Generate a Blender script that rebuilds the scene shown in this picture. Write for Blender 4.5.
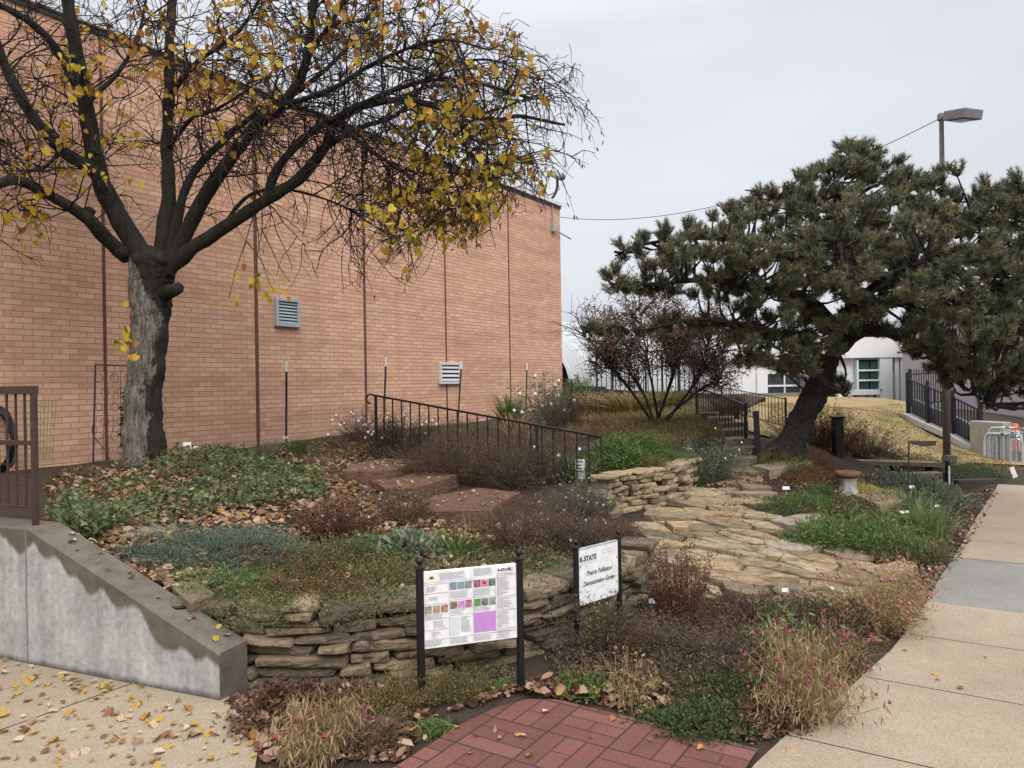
import bpy, math, random
import numpy as np
from mathutils import Vector, Matrix
from mathutils.geometry import delaunay_2d_cdt
for o in list(bpy.data.objects): bpy.data.objects.remove(o)
sc = bpy.context.scene
C = sc.collection
rng = np.random.default_rng(11)
random.seed(5)
R = math.radians
# ---------------------------------------------------------------- camera
FPX, ROLL, CAMZ = 760.0, R(0.9), 1.6
cam = bpy.data.cameras.new('camera'); co = bpy.data.objects.new('camera', cam); C.objects.link(co)
cam.sensor_width = 36; cam.lens = 36*FPX/1024; cam.clip_start = .05; cam.clip_end = 2000
co.matrix_world = Matrix.Translation((0,0,CAMZ)) @ Matrix.Rotation(R(90),4,'X') @ Matrix.Rotation(-ROLL,4,'Z')
sc.camera = co
# ---------------------------------------------------------------- overcast sky and soft sun
w = bpy.data.worlds.new('World'); sc.world = w; w.use_nodes = True
nt = w.node_tree; nt.nodes.clear()
def wn(t, **k):
    n = nt.nodes.new(t)
    for a, b in k.items(): setattr(n, a, b)
    return n
SUN_EL, SUN_AZ = R(48), R(158)      # azimuth measured from +Y clockwise (behind the camera, a little right)
sky = wn('ShaderNodeTexSky', sky_type='NISHITA', sun_disc=False, sun_elevation=SUN_EL, sun_rotation=SUN_AZ)
sky.air_density = 1; sky.dust_density = 4
hs = wn('ShaderNodeHueSaturation'); hs.inputs['Saturation'].default_value = .25
bg1 = wn('ShaderNodeBackground'); bg1.inputs['Strength'].default_value = .05
tc = wn('ShaderNodeTexCoord'); sep = wn('ShaderNodeSeparateXYZ')
ramp = wn('ShaderNodeValToRGB')      # overcast luminance: brighter towards the zenith
e = ramp.color_ramp.elements
e[0].position = 0; e[0].color = (.53,.55,.595,1)
e[1].position = 1; e[1].color = (1.9,1.93,2.0,1)
m = e.new(.42); m.color = (.57,.59,.635,1)
m = e.new(.20); m.color = (.55,.57,.615,1)
m = e.new(.7); m.color = (1.5,1.53,1.6,1)
noi = wn('ShaderNodeTexNoise'); noi.inputs['Scale'].default_value = 2.2; noi.inputs['Detail'].default_value = 4
mp = wn('ShaderNodeMapping'); mp.inputs['Scale'].default_value = (1,1,3)
mr = wn('ShaderNodeMapRange'); mr.inputs[1].default_value=.3; mr.inputs[2].default_value=.7; mr.inputs[3].default_value=.91; mr.inputs[4].default_value=1.08
bg2 = wn('ShaderNodeBackground'); add = wn('ShaderNodeAddShader'); out = wn('ShaderNodeOutputWorld')
L = nt.links.new
L(sky.outputs[0], hs.inputs['Color']); L(hs.outputs[0], bg1.inputs[0])
L(tc.outputs['Generated'], sep.inputs[0]); L(sep.outputs[2], ramp.inputs[0]); L(ramp.outputs[0], bg2.inputs[0])
L(tc.outputs['Generated'], mp.inputs[0]); L(mp.outputs[0], noi.inputs['Vector']); L(noi.outputs[0], mr.inputs[0]); L(mr.outputs[0], bg2.inputs[1])
L(bg1.outputs[0], add.inputs[0]); L(bg2.outputs[0], add.inputs[1]); L(add.outputs[0], out.inputs[0])
sun = bpy.data.lights.new('sun','SUN'); sun.energy = 1.5; sun.angle = R(25); sun.color = (1,.95,.88)
so = bpy.data.objects.new('sun', sun); C.objects.link(so)
sd = Vector((math.sin(SUN_AZ)*math.cos(SUN_EL), math.cos(SUN_AZ)*math.cos(SUN_EL), math.sin(SUN_EL)))
so.rotation_euler = sd.to_track_quat('Z','Y').to_euler(); so.location = sd*30
sc.view_settings.view_transform = 'Standard'; sc.view_settings.look = 'None'
sc.view_settings.exposure = 0.12; sc.view_settings.gamma = 1
sc.cycles.max_bounces = 5; sc.cycles.diffuse_bounces = 3; sc.cycles.transparent_max_bounces = 8
# ================================================================ helpers
def P(px, py, Y):
    dx, dy = px-512, py-384
    c, s = math.cos(ROLL), math.sin(ROLL)
    return np.array([(dx*c-dy*s)/FPX*Y, Y, CAMZ-(dx*s+dy*c)/FPX*Y])
SU, CU = .5402, .8415
def uv(u, v): return (SU*u+CU*v, CU*u-SU*v)
def tag(o, label=None, cat=None, group=None, kind=None):
    if label: o['label'] = label
    if cat: o['category'] = cat
    if group: o['group'] = group
    if kind: o['kind'] = kind
    return o
def empty(name, loc, rotz=0, label=None, cat=None, group=None, kind=None):
    o = bpy.data.objects.new(name, None); C.objects.link(o); o.location = loc; o.rotation_euler = (0,0,rotz)
    o.empty_display_size = .1
    return tag(o, label, cat, group, kind)
def link(name, me, parent=None, loc=None):
    o = bpy.data.objects.new(name, me); C.objects.link(o)
    if parent: o.parent = parent
    if loc is not None: o.location = loc
    return o
def mk(V, F, mats, rnd=None, mi=None, smooth=False, uvs=None, name='mesh'):
    """V (n,3); F list of (k,m) int arrays (faces of m corners); rnd per face; mi per face"""
    me = bpy.data.meshes.new(name)
    V = np.asarray(V, np.float32).reshape(-1,3)
    if not isinstance(F, list): F = [F]
    F = [np.asarray(f, np.int32) for f in F if len(f)]
    me.vertices.add(len(V)); me.vertices.foreach_set('co', V.ravel())
    nl = sum(f.size for f in F); nf = sum(len(f) for f in F)
    me.loops.add(nl); me.polygons.add(nf)
    me.loops.foreach_set('vertex_index', np.concatenate([f.ravel() for f in F]))
    tot = np.concatenate([np.full(len(f), f.shape[1], np.int32) for f in F])
    st = np.concatenate([[0], np.cumsum(tot)[:-1]]).astype(np.int32)
    me.polygons.foreach_set('loop_start', st)
    me.polygons.foreach_set('use_smooth', np.full(nf, smooth))
    if not isinstance(mats, (list,tuple)): mats = [mats]
    for mt in mats: me.materials.append(mt)
    if mi is not None: me.polygons.foreach_set('material_index', np.asarray(mi, np.int32))
    if rnd is not None:
        a = me.attributes.new('rnd','FLOAT','FACE'); a.data.foreach_set('value', np.asarray(rnd, np.float32))
    if uvs is not None:
        ul = me.uv_layers.new(name='UVMap'); ul.data.foreach_set('uv', np.asarray(uvs, np.float32).ravel())
    me.update(calc_edges=True); me.validate()
    return me
class MB:
    def __init__(s): s.v=[]; s.f={}; s.n=0; s.r={}; s.m={}
    def add(s, V, F, r=0., m=0):
        V = np.asarray(V, float).reshape(-1,3); F = np.asarray(F, int)
        k = F.shape[1]
        s.f.setdefault(k,[]).append(F+s.n); s.v.append(V); s.n += len(V)
        s.r.setdefault(k,[]).append(np.broadcast_to(np.asarray(r,float),(len(F),)))
        s.m.setdefault(k,[]).append(np.broadcast_to(np.asarray(m,int),(len(F),)))
        return s
    def mesh(s, mats, smooth=False, off=None, name='mesh'):
        V = np.concatenate(s.v)
        if off is not None: V = V-np.asarray(off)
        ks = sorted(s.f)
        return mk(V, [np.concatenate(s.f[k]) for k in ks], mats, np.concatenate([np.concatenate(s.r[k]) for k in ks]),
                  np.concatenate([np.concatenate(s.m[k]) for k in ks]), smooth, name=name)
    def build(s, name, mats, parent=None, smooth=False, off=None):
        return link(name, s.mesh(mats, smooth, off, name), parent)
    # solids ------------------------------------------------------
    def box(s, c, size, rot=None, r=0., m=0, bev=0.0):
        sx, sy, sz = [a/2 for a in size]
        b = min(bev, sx*.9, sy*.9, sz*.9)
        if b > 0:
            V = []
            for z in (-1,1):
                for y in (-1,1):
                    for x in (-1,1):
                        V += [[x*sx, y*(sy-b), z*(sz-b)], [x*(sx-b), y*sy, z*(sz-b)], [x*(sx-b), y*(sy-b), z*sz]]
            V = np.array(V)
            def i(x,y,z,k): return ((z*2+y)*2+x)*3+k
            Q = []
            for k,(a,bx) in enumerate(((1,2),(0,2),(0,1))):
                for sg in (0,1):
                    q=[]
                    for p,qq in ((0,0),(1,0),(1,1),(0,1)):
                        xyz=[0,0,0]; xyz[k]=sg; xyz[a]=p; xyz[bx]=qq
                        q.append(i(*xyz,k))
                    flip = (sg==0) ^ (k==1)
                    Q.append(q[::-1] if flip else q)
            for ax in range(3):       # edges along ax
                o1,o2=[a for a in range(3) if a!=ax]
                for p in (0,1):
                    for qq in (0,1):
                        a0=[0,0,0]; a0[o1]=p; a0[o2]=qq; a1=list(a0); a1[ax]=1
                        Q.append([i(*a0,o1),i(*a1,o1),i(*a1,o2),i(*a0,o2)])
            T=[[i(x,y,z,0),i(x,y,z,1),i(x,y,z,2)] for x in (0,1) for y in (0,1) for z in (0,1)]
            if rot is not None: V = V @ np.array(rot).T
            V = V+np.asarray(c)
            s.add(V, Q, r, m)
            n0 = s.n-len(V); s.f.setdefault(3,[]).append(np.array(T)+n0)
            s.r.setdefault(3,[]).append(np.full(8,float(r))); s.m.setdefault(3,[]).append(np.full(8,m))
            return s
        V = np.array([[x,y,z] for z in (-sz,sz) for y in (-sy,sy) for x in (-sx,sx)])
        if rot is not None: V = V @ np.array(rot).T
        return s.add(V+np.asarray(c), [[0,2,3,1],[4,5,7,6],[0,1,5,4],[2,6,7,3],[0,4,6,2],[1,3,7,5]], r, m)
    def bar(s, a, b, wd, r=0., m=0, hd=None, up=(0,0,1)):
        a=np.asarray(a,float); b=np.asarray(b,float); d=b-a; l=np.linalg.norm(d); d/=l
        x=np.cross(d,up)
        if np.linalg.norm(x)<1e-3: x=np.cross(d,(0,1,0))
        x/=np.linalg.norm(x); y=np.cross(x,d)
        return s.box((a+b)/2, (wd, hd or wd, l), np.stack([x,y,d],1), r, m)
    def tube(s, pts, rad, sides=8, r=0., m=0, cap=True):
        pts=np.asarray(pts,float); K=len(pts); rad=np.broadcast_to(np.asarray(rad,float),(K,))
        V,F=tubes(pts[None],rad[None],sides); s.add(V,F,r,m)
        if cap and sides>4:
            n0=s.n-len(V); k=sides
            s.f.setdefault(k,[]).append(np.array([list(range(sides))[::-1], [ (K-1)*sides+i for i in range(sides)]])+n0)
            s.r.setdefault(k,[]).append(np.full(2,float(r))); s.m.setdefault(k,[]).append(np.full(2,m))
        return s
    def ball(s, c, rad, r=0., m=0, nu=10, nv=6, sc_=(1,1,1)):
        th=np.linspace(0,2*math.pi,nu,endpoint=False); ph=np.linspace(.02,math.pi-.02,nv+1)
        V=np.array([[math.sin(p)*math.cos(t),math.sin(p)*math.sin(t),math.cos(p)] for p in ph for t in th])*rad*np.array(sc_)
        F=[[i*nu+j,(i+1)*nu+j,(i+1)*nu+(j+1)%nu,i*nu+(j+1)%nu] for i in range(nv) for j in range(nu)]
        return s.add(V+np.asarray(c),F,r,m)
    def lathe(s, c, prof, n=20, r=0., m=0):
        th=np.linspace(0,2*math.pi,n,endpoint=False)
        V=np.array([[a*math.cos(t),a*math.sin(t),z] for a,z in prof for t in th])+np.asarray(c)
        F=[[i*n+j,i*n+(j+1)%n,(i+1)*n+(j+1)%n,(i+1)*n+j] for i in range(len(prof)-1) for j in range(n)]
        return s.add(V,F,r,m)
def nrm(a): return a/np.maximum(np.linalg.norm(a,axis=-1,keepdims=True),1e-9)
def tubes(Pn, Rn, S=3):
    N,K,_=Pn.shape
    T=np.gradient(Pn,axis=1); T=nrm(T)
    ref=np.where(np.abs(T[:,:1,2:3])>.85, np.array([1.,0,0]), np.array([0,0,1.]))
    X=nrm(np.cross(T,np.broadcast_to(ref,T.shape))); Y=np.cross(T,X)
    a=np.arange(S)*2*math.pi/S
    V=Pn[:,:,None]+Rn[:,:,None,None]*(np.cos(a)[None,None,:,None]*X[:,:,None]+np.sin(a)[None,None,:,None]*Y[:,:,None])
    n,k,s=np.meshgrid(np.arange(N),np.arange(K-1),np.arange(S),indexing='ij')
    i=lambda k_,s_: (n*K+k_)*S+s_%S
    F=np.stack([i(k,s),i(k,s+1),i(k+1,s+1),i(k+1,s)],-1).reshape(-1,4)
    return V.reshape(-1,3),F
def catmull(pts, n):
    p=np.asarray(pts,float); p=np.vstack([2*p[0]-p[1],p,2*p[-1]-p[-2]])
    out=[]
    for t in np.linspace(0,len(pts)-1-1e-6,n):
        i=int(t); f=t-i; a,b,c,d=p[i:i+4]
        out.append(.5*((2*b)+(-a+c)*f+(2*a-5*b+4*c-d)*f*f+(-a+3*b-3*c+d)*f**3))
    return np.array(out)
def leafquads(p, d, s, Ln, Wd, fold=.15):
    """diamond leaves: base p, direction d, side s"""
    nn=np.cross(d,s)
    Ln=np.asarray(Ln)[:,None]; Wd=np.asarray(Wd)[:,None]
    mid=p+d*Ln*.45
    V=np.stack([p,mid+s*Wd/2+nn*Wd*fold,p+d*Ln,mid-s*Wd/2+nn*Wd*fold],1).reshape(-1,3)
    n=len(p); F=np.arange(4*n).reshape(n,4)
    return V,F
def rdir(n, up=0.):
    d=rng.normal(size=(n,3)); d[:,2]+=up; return nrm(d)
def sidev(d):
    return nrm(np.cross(d, rng.normal(size=d.shape)))
def noise3(p, seed=0, f=1.):
    r=np.random.default_rng(seed); o=np.zeros(len(p))
    for k in range(5):
        q=r.normal(size=3)*f*(1.+.7*k); o+=np.sin(p@q+r.uniform(0,6.28))/(1+.5*k)
    return o/2.5
# ================================================================ materials
def mat(name, base=(.5,.5,.5), rough=.8, metal=0., spec=.3):
    m=bpy.data.materials.new(name); m.use_nodes=True
    b=m.node_tree.nodes['Principled BSDF']
    b.inputs['Base Color'].default_value=(*base,1); b.inputs['Roughness'].default_value=rough
    b.inputs['Metallic'].default_value=metal; b.inputs['Specular IOR Level'].default_value=spec
    return m
class NT:
    def __init__(s, m): s.t=m.node_tree; s.b=s.t.nodes['Principled BSDF']
    def n(s, typ, ins=None, **k):
        n=s.t.nodes.new(typ)
        for a,b in k.items(): setattr(n,a,b)
        for a,b in (ins or {}).items():
            if hasattr(b,'links') or isinstance(b,bpy.types.NodeSocket): s.t.links.new(b,n.inputs[a])
            else: n.inputs[a].default_value=b
        return n
    def link(s,a,b): s.t.links.new(a,b)
    def ramp(s, fac, stops, interp='LINEAR'):
        n=s.n('ShaderNodeValToRGB'); n.color_ramp.interpolation=interp
        e=n.color_ramp.elements
        e[0].position=stops[0][0]; e[0].color=(*stops[0][1],1); e[1].position=stops[-1][0]; e[1].color=(*stops[-1][1],1)
        for p,c in stops[1:-1]: e.new(p).color=(*c,1)
        s.link(fac,n.inputs[0]); return n.outputs[0]
    def math(s,op,a,b=None,c=None):
        n=s.n('ShaderNodeMath',operation=op)
        for i,x in enumerate((a,b,c)):
            if x is None: continue
            if isinstance(x,bpy.types.NodeSocket): s.link(x,n.inputs[i])
            else: n.inputs[i].default_value=x
        return n.outputs[0]
    def mix(s,f,a,b,blend='MIX'):
        n=s.n('ShaderNodeMix',data_type='RGBA',blend_type=blend)
        for i,x in ((0,f),(6,a),(7,b)):
            if isinstance(x,bpy.types.NodeSocket): s.link(x,n.inputs[i])
            elif i==0: n.inputs[i].default_value=x
            else: n.inputs[i].default_value=(*x,1)
        return n.outputs[2]
    def noise(s,scale,detail=5,vec=None,rough=.6,out=0):
        n=s.n('ShaderNodeTexNoise',{'Scale':scale,'Detail':detail,'Roughness':rough})
        if vec is not None: s.link(vec,n.inputs['Vector'])
        return n.outputs[out]
    def obj(s): return s.n('ShaderNodeTexCoord').outputs['Object']
    def uvc(s): return s.n('ShaderNodeTexCoord').outputs['UV']
    def bump(s,h,strength=.5,dist=.01,normal=None):
        n=s.n('ShaderNodeBump',{'Strength':strength,'Distance':dist,'Height':h})
        if normal is not None: s.link(normal,n.inputs['Normal'])
        s.link(n.outputs[0],s.b.inputs['Normal']); return n.outputs[0]
    def color(s,c): s.link(c,s.b.inputs['Base Color'])
def noisemat(name, c1, c2, scale, rough=.85, bump=.4, bscale=None, dist=.01, c3=None, stretch=None):
    m=mat(name,c1,rough); t=NT(m); v=t.obj()
    if stretch is not None:
        mp=t.n('ShaderNodeMapping'); t.link(v,mp.inputs[0]); mp.inputs['Scale'].default_value=stretch; v=mp.outputs[0]
    a=t.noise(scale,6,v)
    st=[(.32,c1),(.68,c2)] if c3 is None else [(.3,c1),(.5,c2),(.7,c3)]
    col=t.ramp(a,st); fine=t.noise(scale*9,3,v)
    col=t.mix(.35,col,t.ramp(fine,[(.3,(.55,.55,.55)),(.7,(1.3,1.3,1.3))]),'MULTIPLY'); t.color(col)
    if bump: t.bump(t.noise(bscale or scale*6,5,v),bump,dist)
    return m
def leafmat(name, cols, transl=.25, rough=.6, soft=False):
    """per-leaf colour from the face attribute rnd"""
    m=mat(name,cols[0],rough,spec=.2); t=NT(m)
    a=t.n('ShaderNodeAttribute',attribute_name='rnd').outputs['Fac']
    n=len(cols); c=t.ramp(a,[(i/(n-1),x) for i,x in enumerate(cols)] if n>1 else [(0,cols[0]),(1,cols[0])])
    t.color(c)
    if transl>0:
        tr=t.n('ShaderNodeBsdfTranslucent'); t.link(c,tr.inputs[0])
        mx=t.n('ShaderNodeMixShader',{0:transl}); t.link(t.b.outputs[0],mx.inputs[1]); t.link(tr.outputs[0],mx.inputs[2])
        o=[x for x in t.t.nodes if x.type=='OUTPUT_MATERIAL'][0]; t.link(mx.outputs[0],o.inputs[0])
    return m
black=mat('black_painted_metal',(.012,.012,.013),.45); 
brownmetal=noisemat('brown_painted_metal',(.045,.028,.024),(.07,.045,.038),14,.55,.1)
white=noisemat('white_paint',(.74,.75,.76),(.82,.82,.82),3,.5,0)
galv=noisemat('galvanised_steel',(.30,.33,.36),(.48,.52,.56),20,.4,.05)
greenmetal=noisemat('dark_green_metal',(.02,.03,.022),(.035,.045,.032),15,.6,.1)
greenwire=mat('green_wire',(.16,.22,.09),.5)
rubber=mat('black_rubber',(.012,.012,.013),.55)
soil=noisemat('dark_mulch',(.020,.013,.010),(.062,.042,.030),7,.95,1.,40,.03,c3=(.036,.025,.019))
# concrete pavement
def concretemat(name,c1,c2,aggr=1.):
    m=mat(name,c1,.85); t=NT(m); v=t.obj()
    big=t.noise(.9,5,v); med=t.noise(6,5,v); fine=t.noise(160,2,v)
    col=t.ramp(big,[(.3,c1),(.7,c2)])
    col=t.mix(.45,col,t.ramp(med,[(.3,(.82,.80,.78)),(.7,(1.12,1.12,1.12))]),'MULTIPLY')
    col=t.mix(.8*aggr,col,t.ramp(fine,[(.32,(.55,.52,.5)),(.5,(1,1,1)),(.72,(1.35,1.33,1.3))]),'MULTIPLY')
    sp=t.noise(38,2,v)
    col=t.mix(t.ramp(sp,[(.70,(0,0,0)),(.76,(.5,.5,.5))]),col,(.12,.09,.07))
    t.color(col); t.bump(t.math('ADD',t.math('MULTIPLY',fine,.5),med),.35,.004); return m
pave=concretemat('tan_concrete',(.275,.22,.16),(.335,.275,.205))
paveblue=concretemat('grey_concrete',(.185,.178,.165),(.23,.222,.205))
# brick wall
def brickmat():
    m=mat('tan_brick',(.5,.3,.2),.85); t=NT(m); u=t.uvc()
    s=t.n('ShaderNodeSeparateXYZ'); t.link(u,s.inputs[0]); x,y=s.outputs[0],s.outputs[1]
    bw,bh,mo=.203,.0677,.009
    ry=t.math('DIVIDE',y,bh); row=t.math('FLOOR',ry); fy=t.math('SUBTRACT',ry,row)
    half=t.math('MULTIPLY',t.math('MODULO',row,2.),.5)
    rx=t.math('ADD',t.math('DIVIDE',x,bw),half); colm=t.math('FLOOR',rx); fx=t.math('SUBTRACT',rx,colm)
    mx=t.math('LESS_THAN',fx,mo/bw); my=t.math('LESS_THAN',fy,mo/bh); mort=t.math('MAXIMUM',mx,my)
    cb=t.n('ShaderNodeCombineXYZ'); t.link(colm,cb.inputs[0]); t.link(row,cb.inputs[1])
    wnz=t.n('ShaderNodeTexWhiteNoise',noise_dimensions='3D'); t.link(cb.outputs[0],wnz.inputs[0])
    c=t.ramp(wnz.outputs['Value'],[(0,(.555,.31,.212)),(.2,(.58,.338,.23)),(.5,(.605,.365,.248)),(.8,(.625,.388,.268)),(.95,(.65,.42,.295)),(1,(.535,.29,.20))])
    mp=t.n('ShaderNodeMapping'); t.link(u,mp.inputs[0]); mp.inputs['Scale'].default_value=(.35,3.2,1)
    band=t.noise(1.,4,mp.outputs[0]); c=t.mix(.75,c,t.ramp(band,[(.3,(.78,.72,.70)),(.55,(1.04,1.02,1.02)),(.75,(1.12,1.14,1.16))]),'MULTIPLY')
    big=t.noise(.45,5,u); c=t.mix(.5,c,t.ramp(big,[(.3,(.86,.84,.84)),(.7,(1.1,1.1,1.1))]),'MULTIPLY')
    mq=t.n('ShaderNodeMapping'); t.link(u,mq.inputs[0]); mq.inputs['Scale'].default_value=(4.5,.22,1)
    c=t.mix(.55,c,t.ramp(t.noise(1.,6,mq.outputs[0],.65),[(.3,(.84,.80,.78)),(.55,(1.03,1.02,1.02)),(.75,(1.07,1.07,1.07))]),'MULTIPLY')
    c=t.mix(.5,c,t.ramp(t.noise(60,4,u),[(.3,(.7,.7,.7)),(.7,(1.25,1.25,1.25))]),'MULTIPLY')
    c=t.mix(mort,c,(.30,.195,.14)); t.color(c)
    h=t.math('ADD',t.math('MULTIPLY',mort,-1.),t.math('MULTIPLY',t.noise(90,3,u),.25)); t.bump(h,.8,.006)
    return m
brick=brickmat()
# ================================================================ terrain fields
def rbf(pts):
    pts=np.array(pts,float); X=pts[:,:2]; z=pts[:,2]; n=len(X)
    D=np.linalg.norm(X[:,None]-X[None],axis=2); A=np.zeros((n+1,n+1)); A[:n,:n]=D-.03*np.eye(n); A[:n,n]=A[n,:n]=1
    s=np.linalg.solve(A,np.append(z,0))
    def f(x,y):
        x=np.asarray(x,float); y=np.asarray(y,float); q=np.stack([x.ravel(),y.ravel()],1)
        o=np.empty(len(q))
        for i in range(0,len(q),20000): o[i:i+20000]=np.linalg.norm(q[i:i+20000,None]-X[None],axis=2)@s[:n]+s[n]
        return o.reshape(x.shape)
    return f
def pz(px,py,Y): return tuple(P(px,py,Y))
UPp=[pz(*a) for a in [(30,524,4.75),(110,565,4.6),(150,588,4.35),(210,608,4.2),(300,612,4.4),(400,603,4.5),(470,598,4.55),(560,575,4.95),(625,562,5.5),
 (200,530,5.6),(300,540,5.5),(400,540,5.7),(500,540,5.9),(100,490,7.0),(148,461,8.3),(250,470,8.3),(350,480,8.2),(420,470,9.3),(50,469,8.7),(180,458,9.6),
 (260,447,11.2),(385,432,12.7),(461,426,14.7),(526,418,16.7),(565,404,19),(480,495,7.9),(500,470,9.2),(560,480,8.8),(620,474,8.2),(700,461,9.4),(650,450,10),(600,440,11),
 (650,427,12.3),(560,428,15),(620,402,17),(698,422,13.8),(600,391,22),(690,394,25),(600,530,6.6),(640,532,6.9)]]+[(-6.5,6,.7),(-8,8,.75),(-4,14,.8),(0,30,1.3),(9,30,1.0),(3.6,15,.95),(6,20,.95)]
UP0=rbf(UPp)
def UP(x,y):
    return UP0(x,y)+.012*np.sin(np.asarray(x)*7.1+1.3*np.asarray(y))*np.sin(np.asarray(y)*6.3)
LWp=[pz(*a) for a in [(770,600,5.4),(860,575,6.15),(700,560,6.3),(645,540,6.9),(720,510,7.9),(690,495,8.6),(760,480,9.2),(735,466,10),(700,422,14),(740,440,11),(790,440,10.3),(830,455,10.5),
 (850,490,9.4),(800,500,8),(870,520,7.8),(900,545,7.),(950,505,9.4),(905,415,20.5),(985,455,18),(1024,470,16),(880,398,30),(770,400,27),(720,397,30),(850,420,18),(900,450,14),(860,440,13.5),(940,480,12),
 (900,470,11.8),(800,425,14)]]+[(7.5,12.5,0.02),(9,13.5,0),(12,14,-.1),(12,20,-.5),(18,20,-.8),(30,40,-.8),(20,60,.2),(0,60,1),(-30,60,1),(0,-8,0),(10,0,0),(20,5,-.2),(-20,0,0),(-8,3,0),(0,2,0),(3,3,0),(0,3.8,0),(1.5,4.3,0),(2,5,.02),(-1,3.9,0),(4,8,.02),(5,9,.03)]
LW0=rbf(LWp)
def uvof(x,y): return SU*x+CU*y, CU*x-SU*y
def sstep(a,b,x): t=np.clip((x-a)/(b-a),0,1); return t*t*(3-2*t)
def LOW(x,y):
    x=np.asarray(x,float); y=np.asarray(y,float); z=LW0(x,y)
    u,v=uvof(x,y)
    edge=np.interp(u,[0,3.2,4.2,5.5,8,13.4],[-3,-1.2,-.8,-.6,-.45,-.2])
    flat=sstep(0,.45,edge-v); flat=np.maximum(flat, sstep(13.3,13.9,u))         # 0 on the sidewalk
    near=sstep(3.2,3.9,u); flat=flat*near
    z=z*flat
    far=sstep(45,90,np.hypot(x,y)); return z*(1-far)+.2*far-.012
W0=np.array([-1.52,3.89]); WD=np.array([-.92,.39]); WD/=np.linalg.norm(WD); WN=np.array([.39,.92])/np.linalg.norm([.39,.92])
S_lo=[(-1.98,4.46),(-1.72,4.24),(-1.42,4.11),(-1.1,4.1),(-.7,4.15),(-.25,4.28),(.2,4.5),(.6,4.85),(.92,5.3),(1.1,5.8)]
S_up=[(.98,7.62),(1.2,7.85),(1.5,8.05),(1.85,8.4),(2.15,8.85),(2.36,9.35)]
def inset(pl,d):
    pl=np.array(pl); t=np.gradient(pl,axis=0); t/=np.linalg.norm(t,axis=1)[:,None]
    return [tuple(p) for p in pl+np.stack([-t[:,1],t[:,0]],1)*d]
UPpoly=[(-7.6,6.2), tuple(W0+WD*5+WN*.1), tuple(W0+WD*.4+WN*.1)]+inset(S_lo,.1)[1:]+[(1.16,6.3),(1.1,6.8),(.9,7.2)]+inset(S_up,.1)+[(2.3,9.7),(2.45,10.3),(2.7,11),(3.0,12.2),(3.5,14.5),(5.5,18),(8,24),(9,30),(0,32),(-9,16)]
def inpoly(x,y,poly):
    x=np.asarray(x); y=np.asarray(y); r=np.zeros(x.shape,bool); n=len(poly)
    for i in range(n):
        x1,y1=poly[i]; x2,y2=poly[(i+1)%n]
        c=((y1>y)!=(y2>y))&(x<(x2-x1)*(y-y1)/((y2-y1) or 1e-9)+x1); r^=c
    return r
def GR(x,y):
    i=inpoly(x,y,UPpoly); return np.where(i,UP(x,y),LOW(x,y))
def hit(px,py,F=GR):
    Y=np.arange(2.4,45,.015); p0=P(px,py,1.)
    X=p0[0]*Y; Z=CAMZ+(p0[2]-CAMZ)*Y; b=Z<=F(X,Y)
    k=int(np.argmax(b)) if b.any() else len(Y)-1
    return np.array([X[k],Y[k],float(F(X[k:k+1],Y[k:k+1])[0])])
def sheet(poly, step, F, off=0., skirt=0.):
    poly=[tuple(p) for p in poly]; dens=[]
    for i,p in enumerate(poly):
        q=poly[(i+1)%len(poly)]; n=max(1,int(math.hypot(q[0]-p[0],q[1]-p[1])/step))
        dens+=[(p[0]+(q[0]-p[0])*k/n,p[1]+(q[1]-p[1])*k/n) for k in range(n)]
    xs=[p[0] for p in poly]; ys=[p[1] for p in poly]
    gx,gy=np.meshgrid(np.arange(min(xs),max(xs),step),np.arange(min(ys),max(ys),step))
    gx=gx+rng.uniform(-.2,.2,gx.shape)*step; gy=gy+rng.uniform(-.2,.2,gy.shape)*step
    k=inpoly(gx,gy,poly); pts=dens+list(zip(gx[k],gy[k])); nb=len(dens)
    vs,es,fs,_,_,_=delaunay_2d_cdt([Vector(p) for p in pts],[(i,(i+1)%nb) for i in range(nb)],[],1,1e-5)
    V=np.array([(v.x,v.y) for v in vs]); Z=F(V[:,0],V[:,1])+off
    V=np.column_stack([V,Z]); F3=np.array(fs)
    Fs=[F3]
    if skirt:
        b=np.arange(nb); low=V[:nb].copy(); low[:,2]-=skirt; n=len(V); V=np.vstack([V,low])
        Fs.append(np.stack([b,(b+1)%nb,n+(b+1)%nb,n+b],1))
    return V,Fs
# ================================================================ setting: ground, beds, lawn, paving
gx=np.concatenate([np.linspace(-300,-12,14),np.arange(-10,14,.16),np.linspace(14.5,30,20),np.linspace(36,400,14)])
gy=np.concatenate([[-60,-25,-10,-3],np.arange(1,16,.16),np.arange(16.5,40,.8),np.linspace(44,120,14),[200,500,900]])
X,Y=np.meshgrid(gx,gy); Z=LOW(X,Y)
ins=inpoly(X,Y,UPpoly); Z=np.where(ins,np.minimum(Z,UP(X,Y)-.16),Z)
nx=len(gx); i=np.arange((len(gy)-1)*nx).reshape(-1,nx)[:,:-1].ravel()
g=link('ground',mk(np.stack([X,Y,Z],-1),np.stack([i,i+1,i+nx+1,i+nx],1),soil,smooth=True)); tag(g,kind='structure')
V,F=sheet(UPpoly,.14,UP,0,.5)
g=link('raised_bed_ground',mk(V,F,soil,smooth=True)); tag(g,kind='structure')
def flatpoly(name,polys,z,m,kind='structure',uvmode=False):
    mb=MB()
    for p in polys:
        V,F=sheet([uv(*q) for q in p],.25,lambda x,y:np.zeros(len(x)),z); mb.add(V,F[0])
    return tag(mb.build(name,m),kind=kind)
swe=[(3.2,-.88),(3.7,-.80),(4.2,-.68),(5.0,-.55),(6.0,-.47),(7,-.42),(8,-.35),(10,-.25),(12,-.12),(13.35,-.04)]
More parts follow.
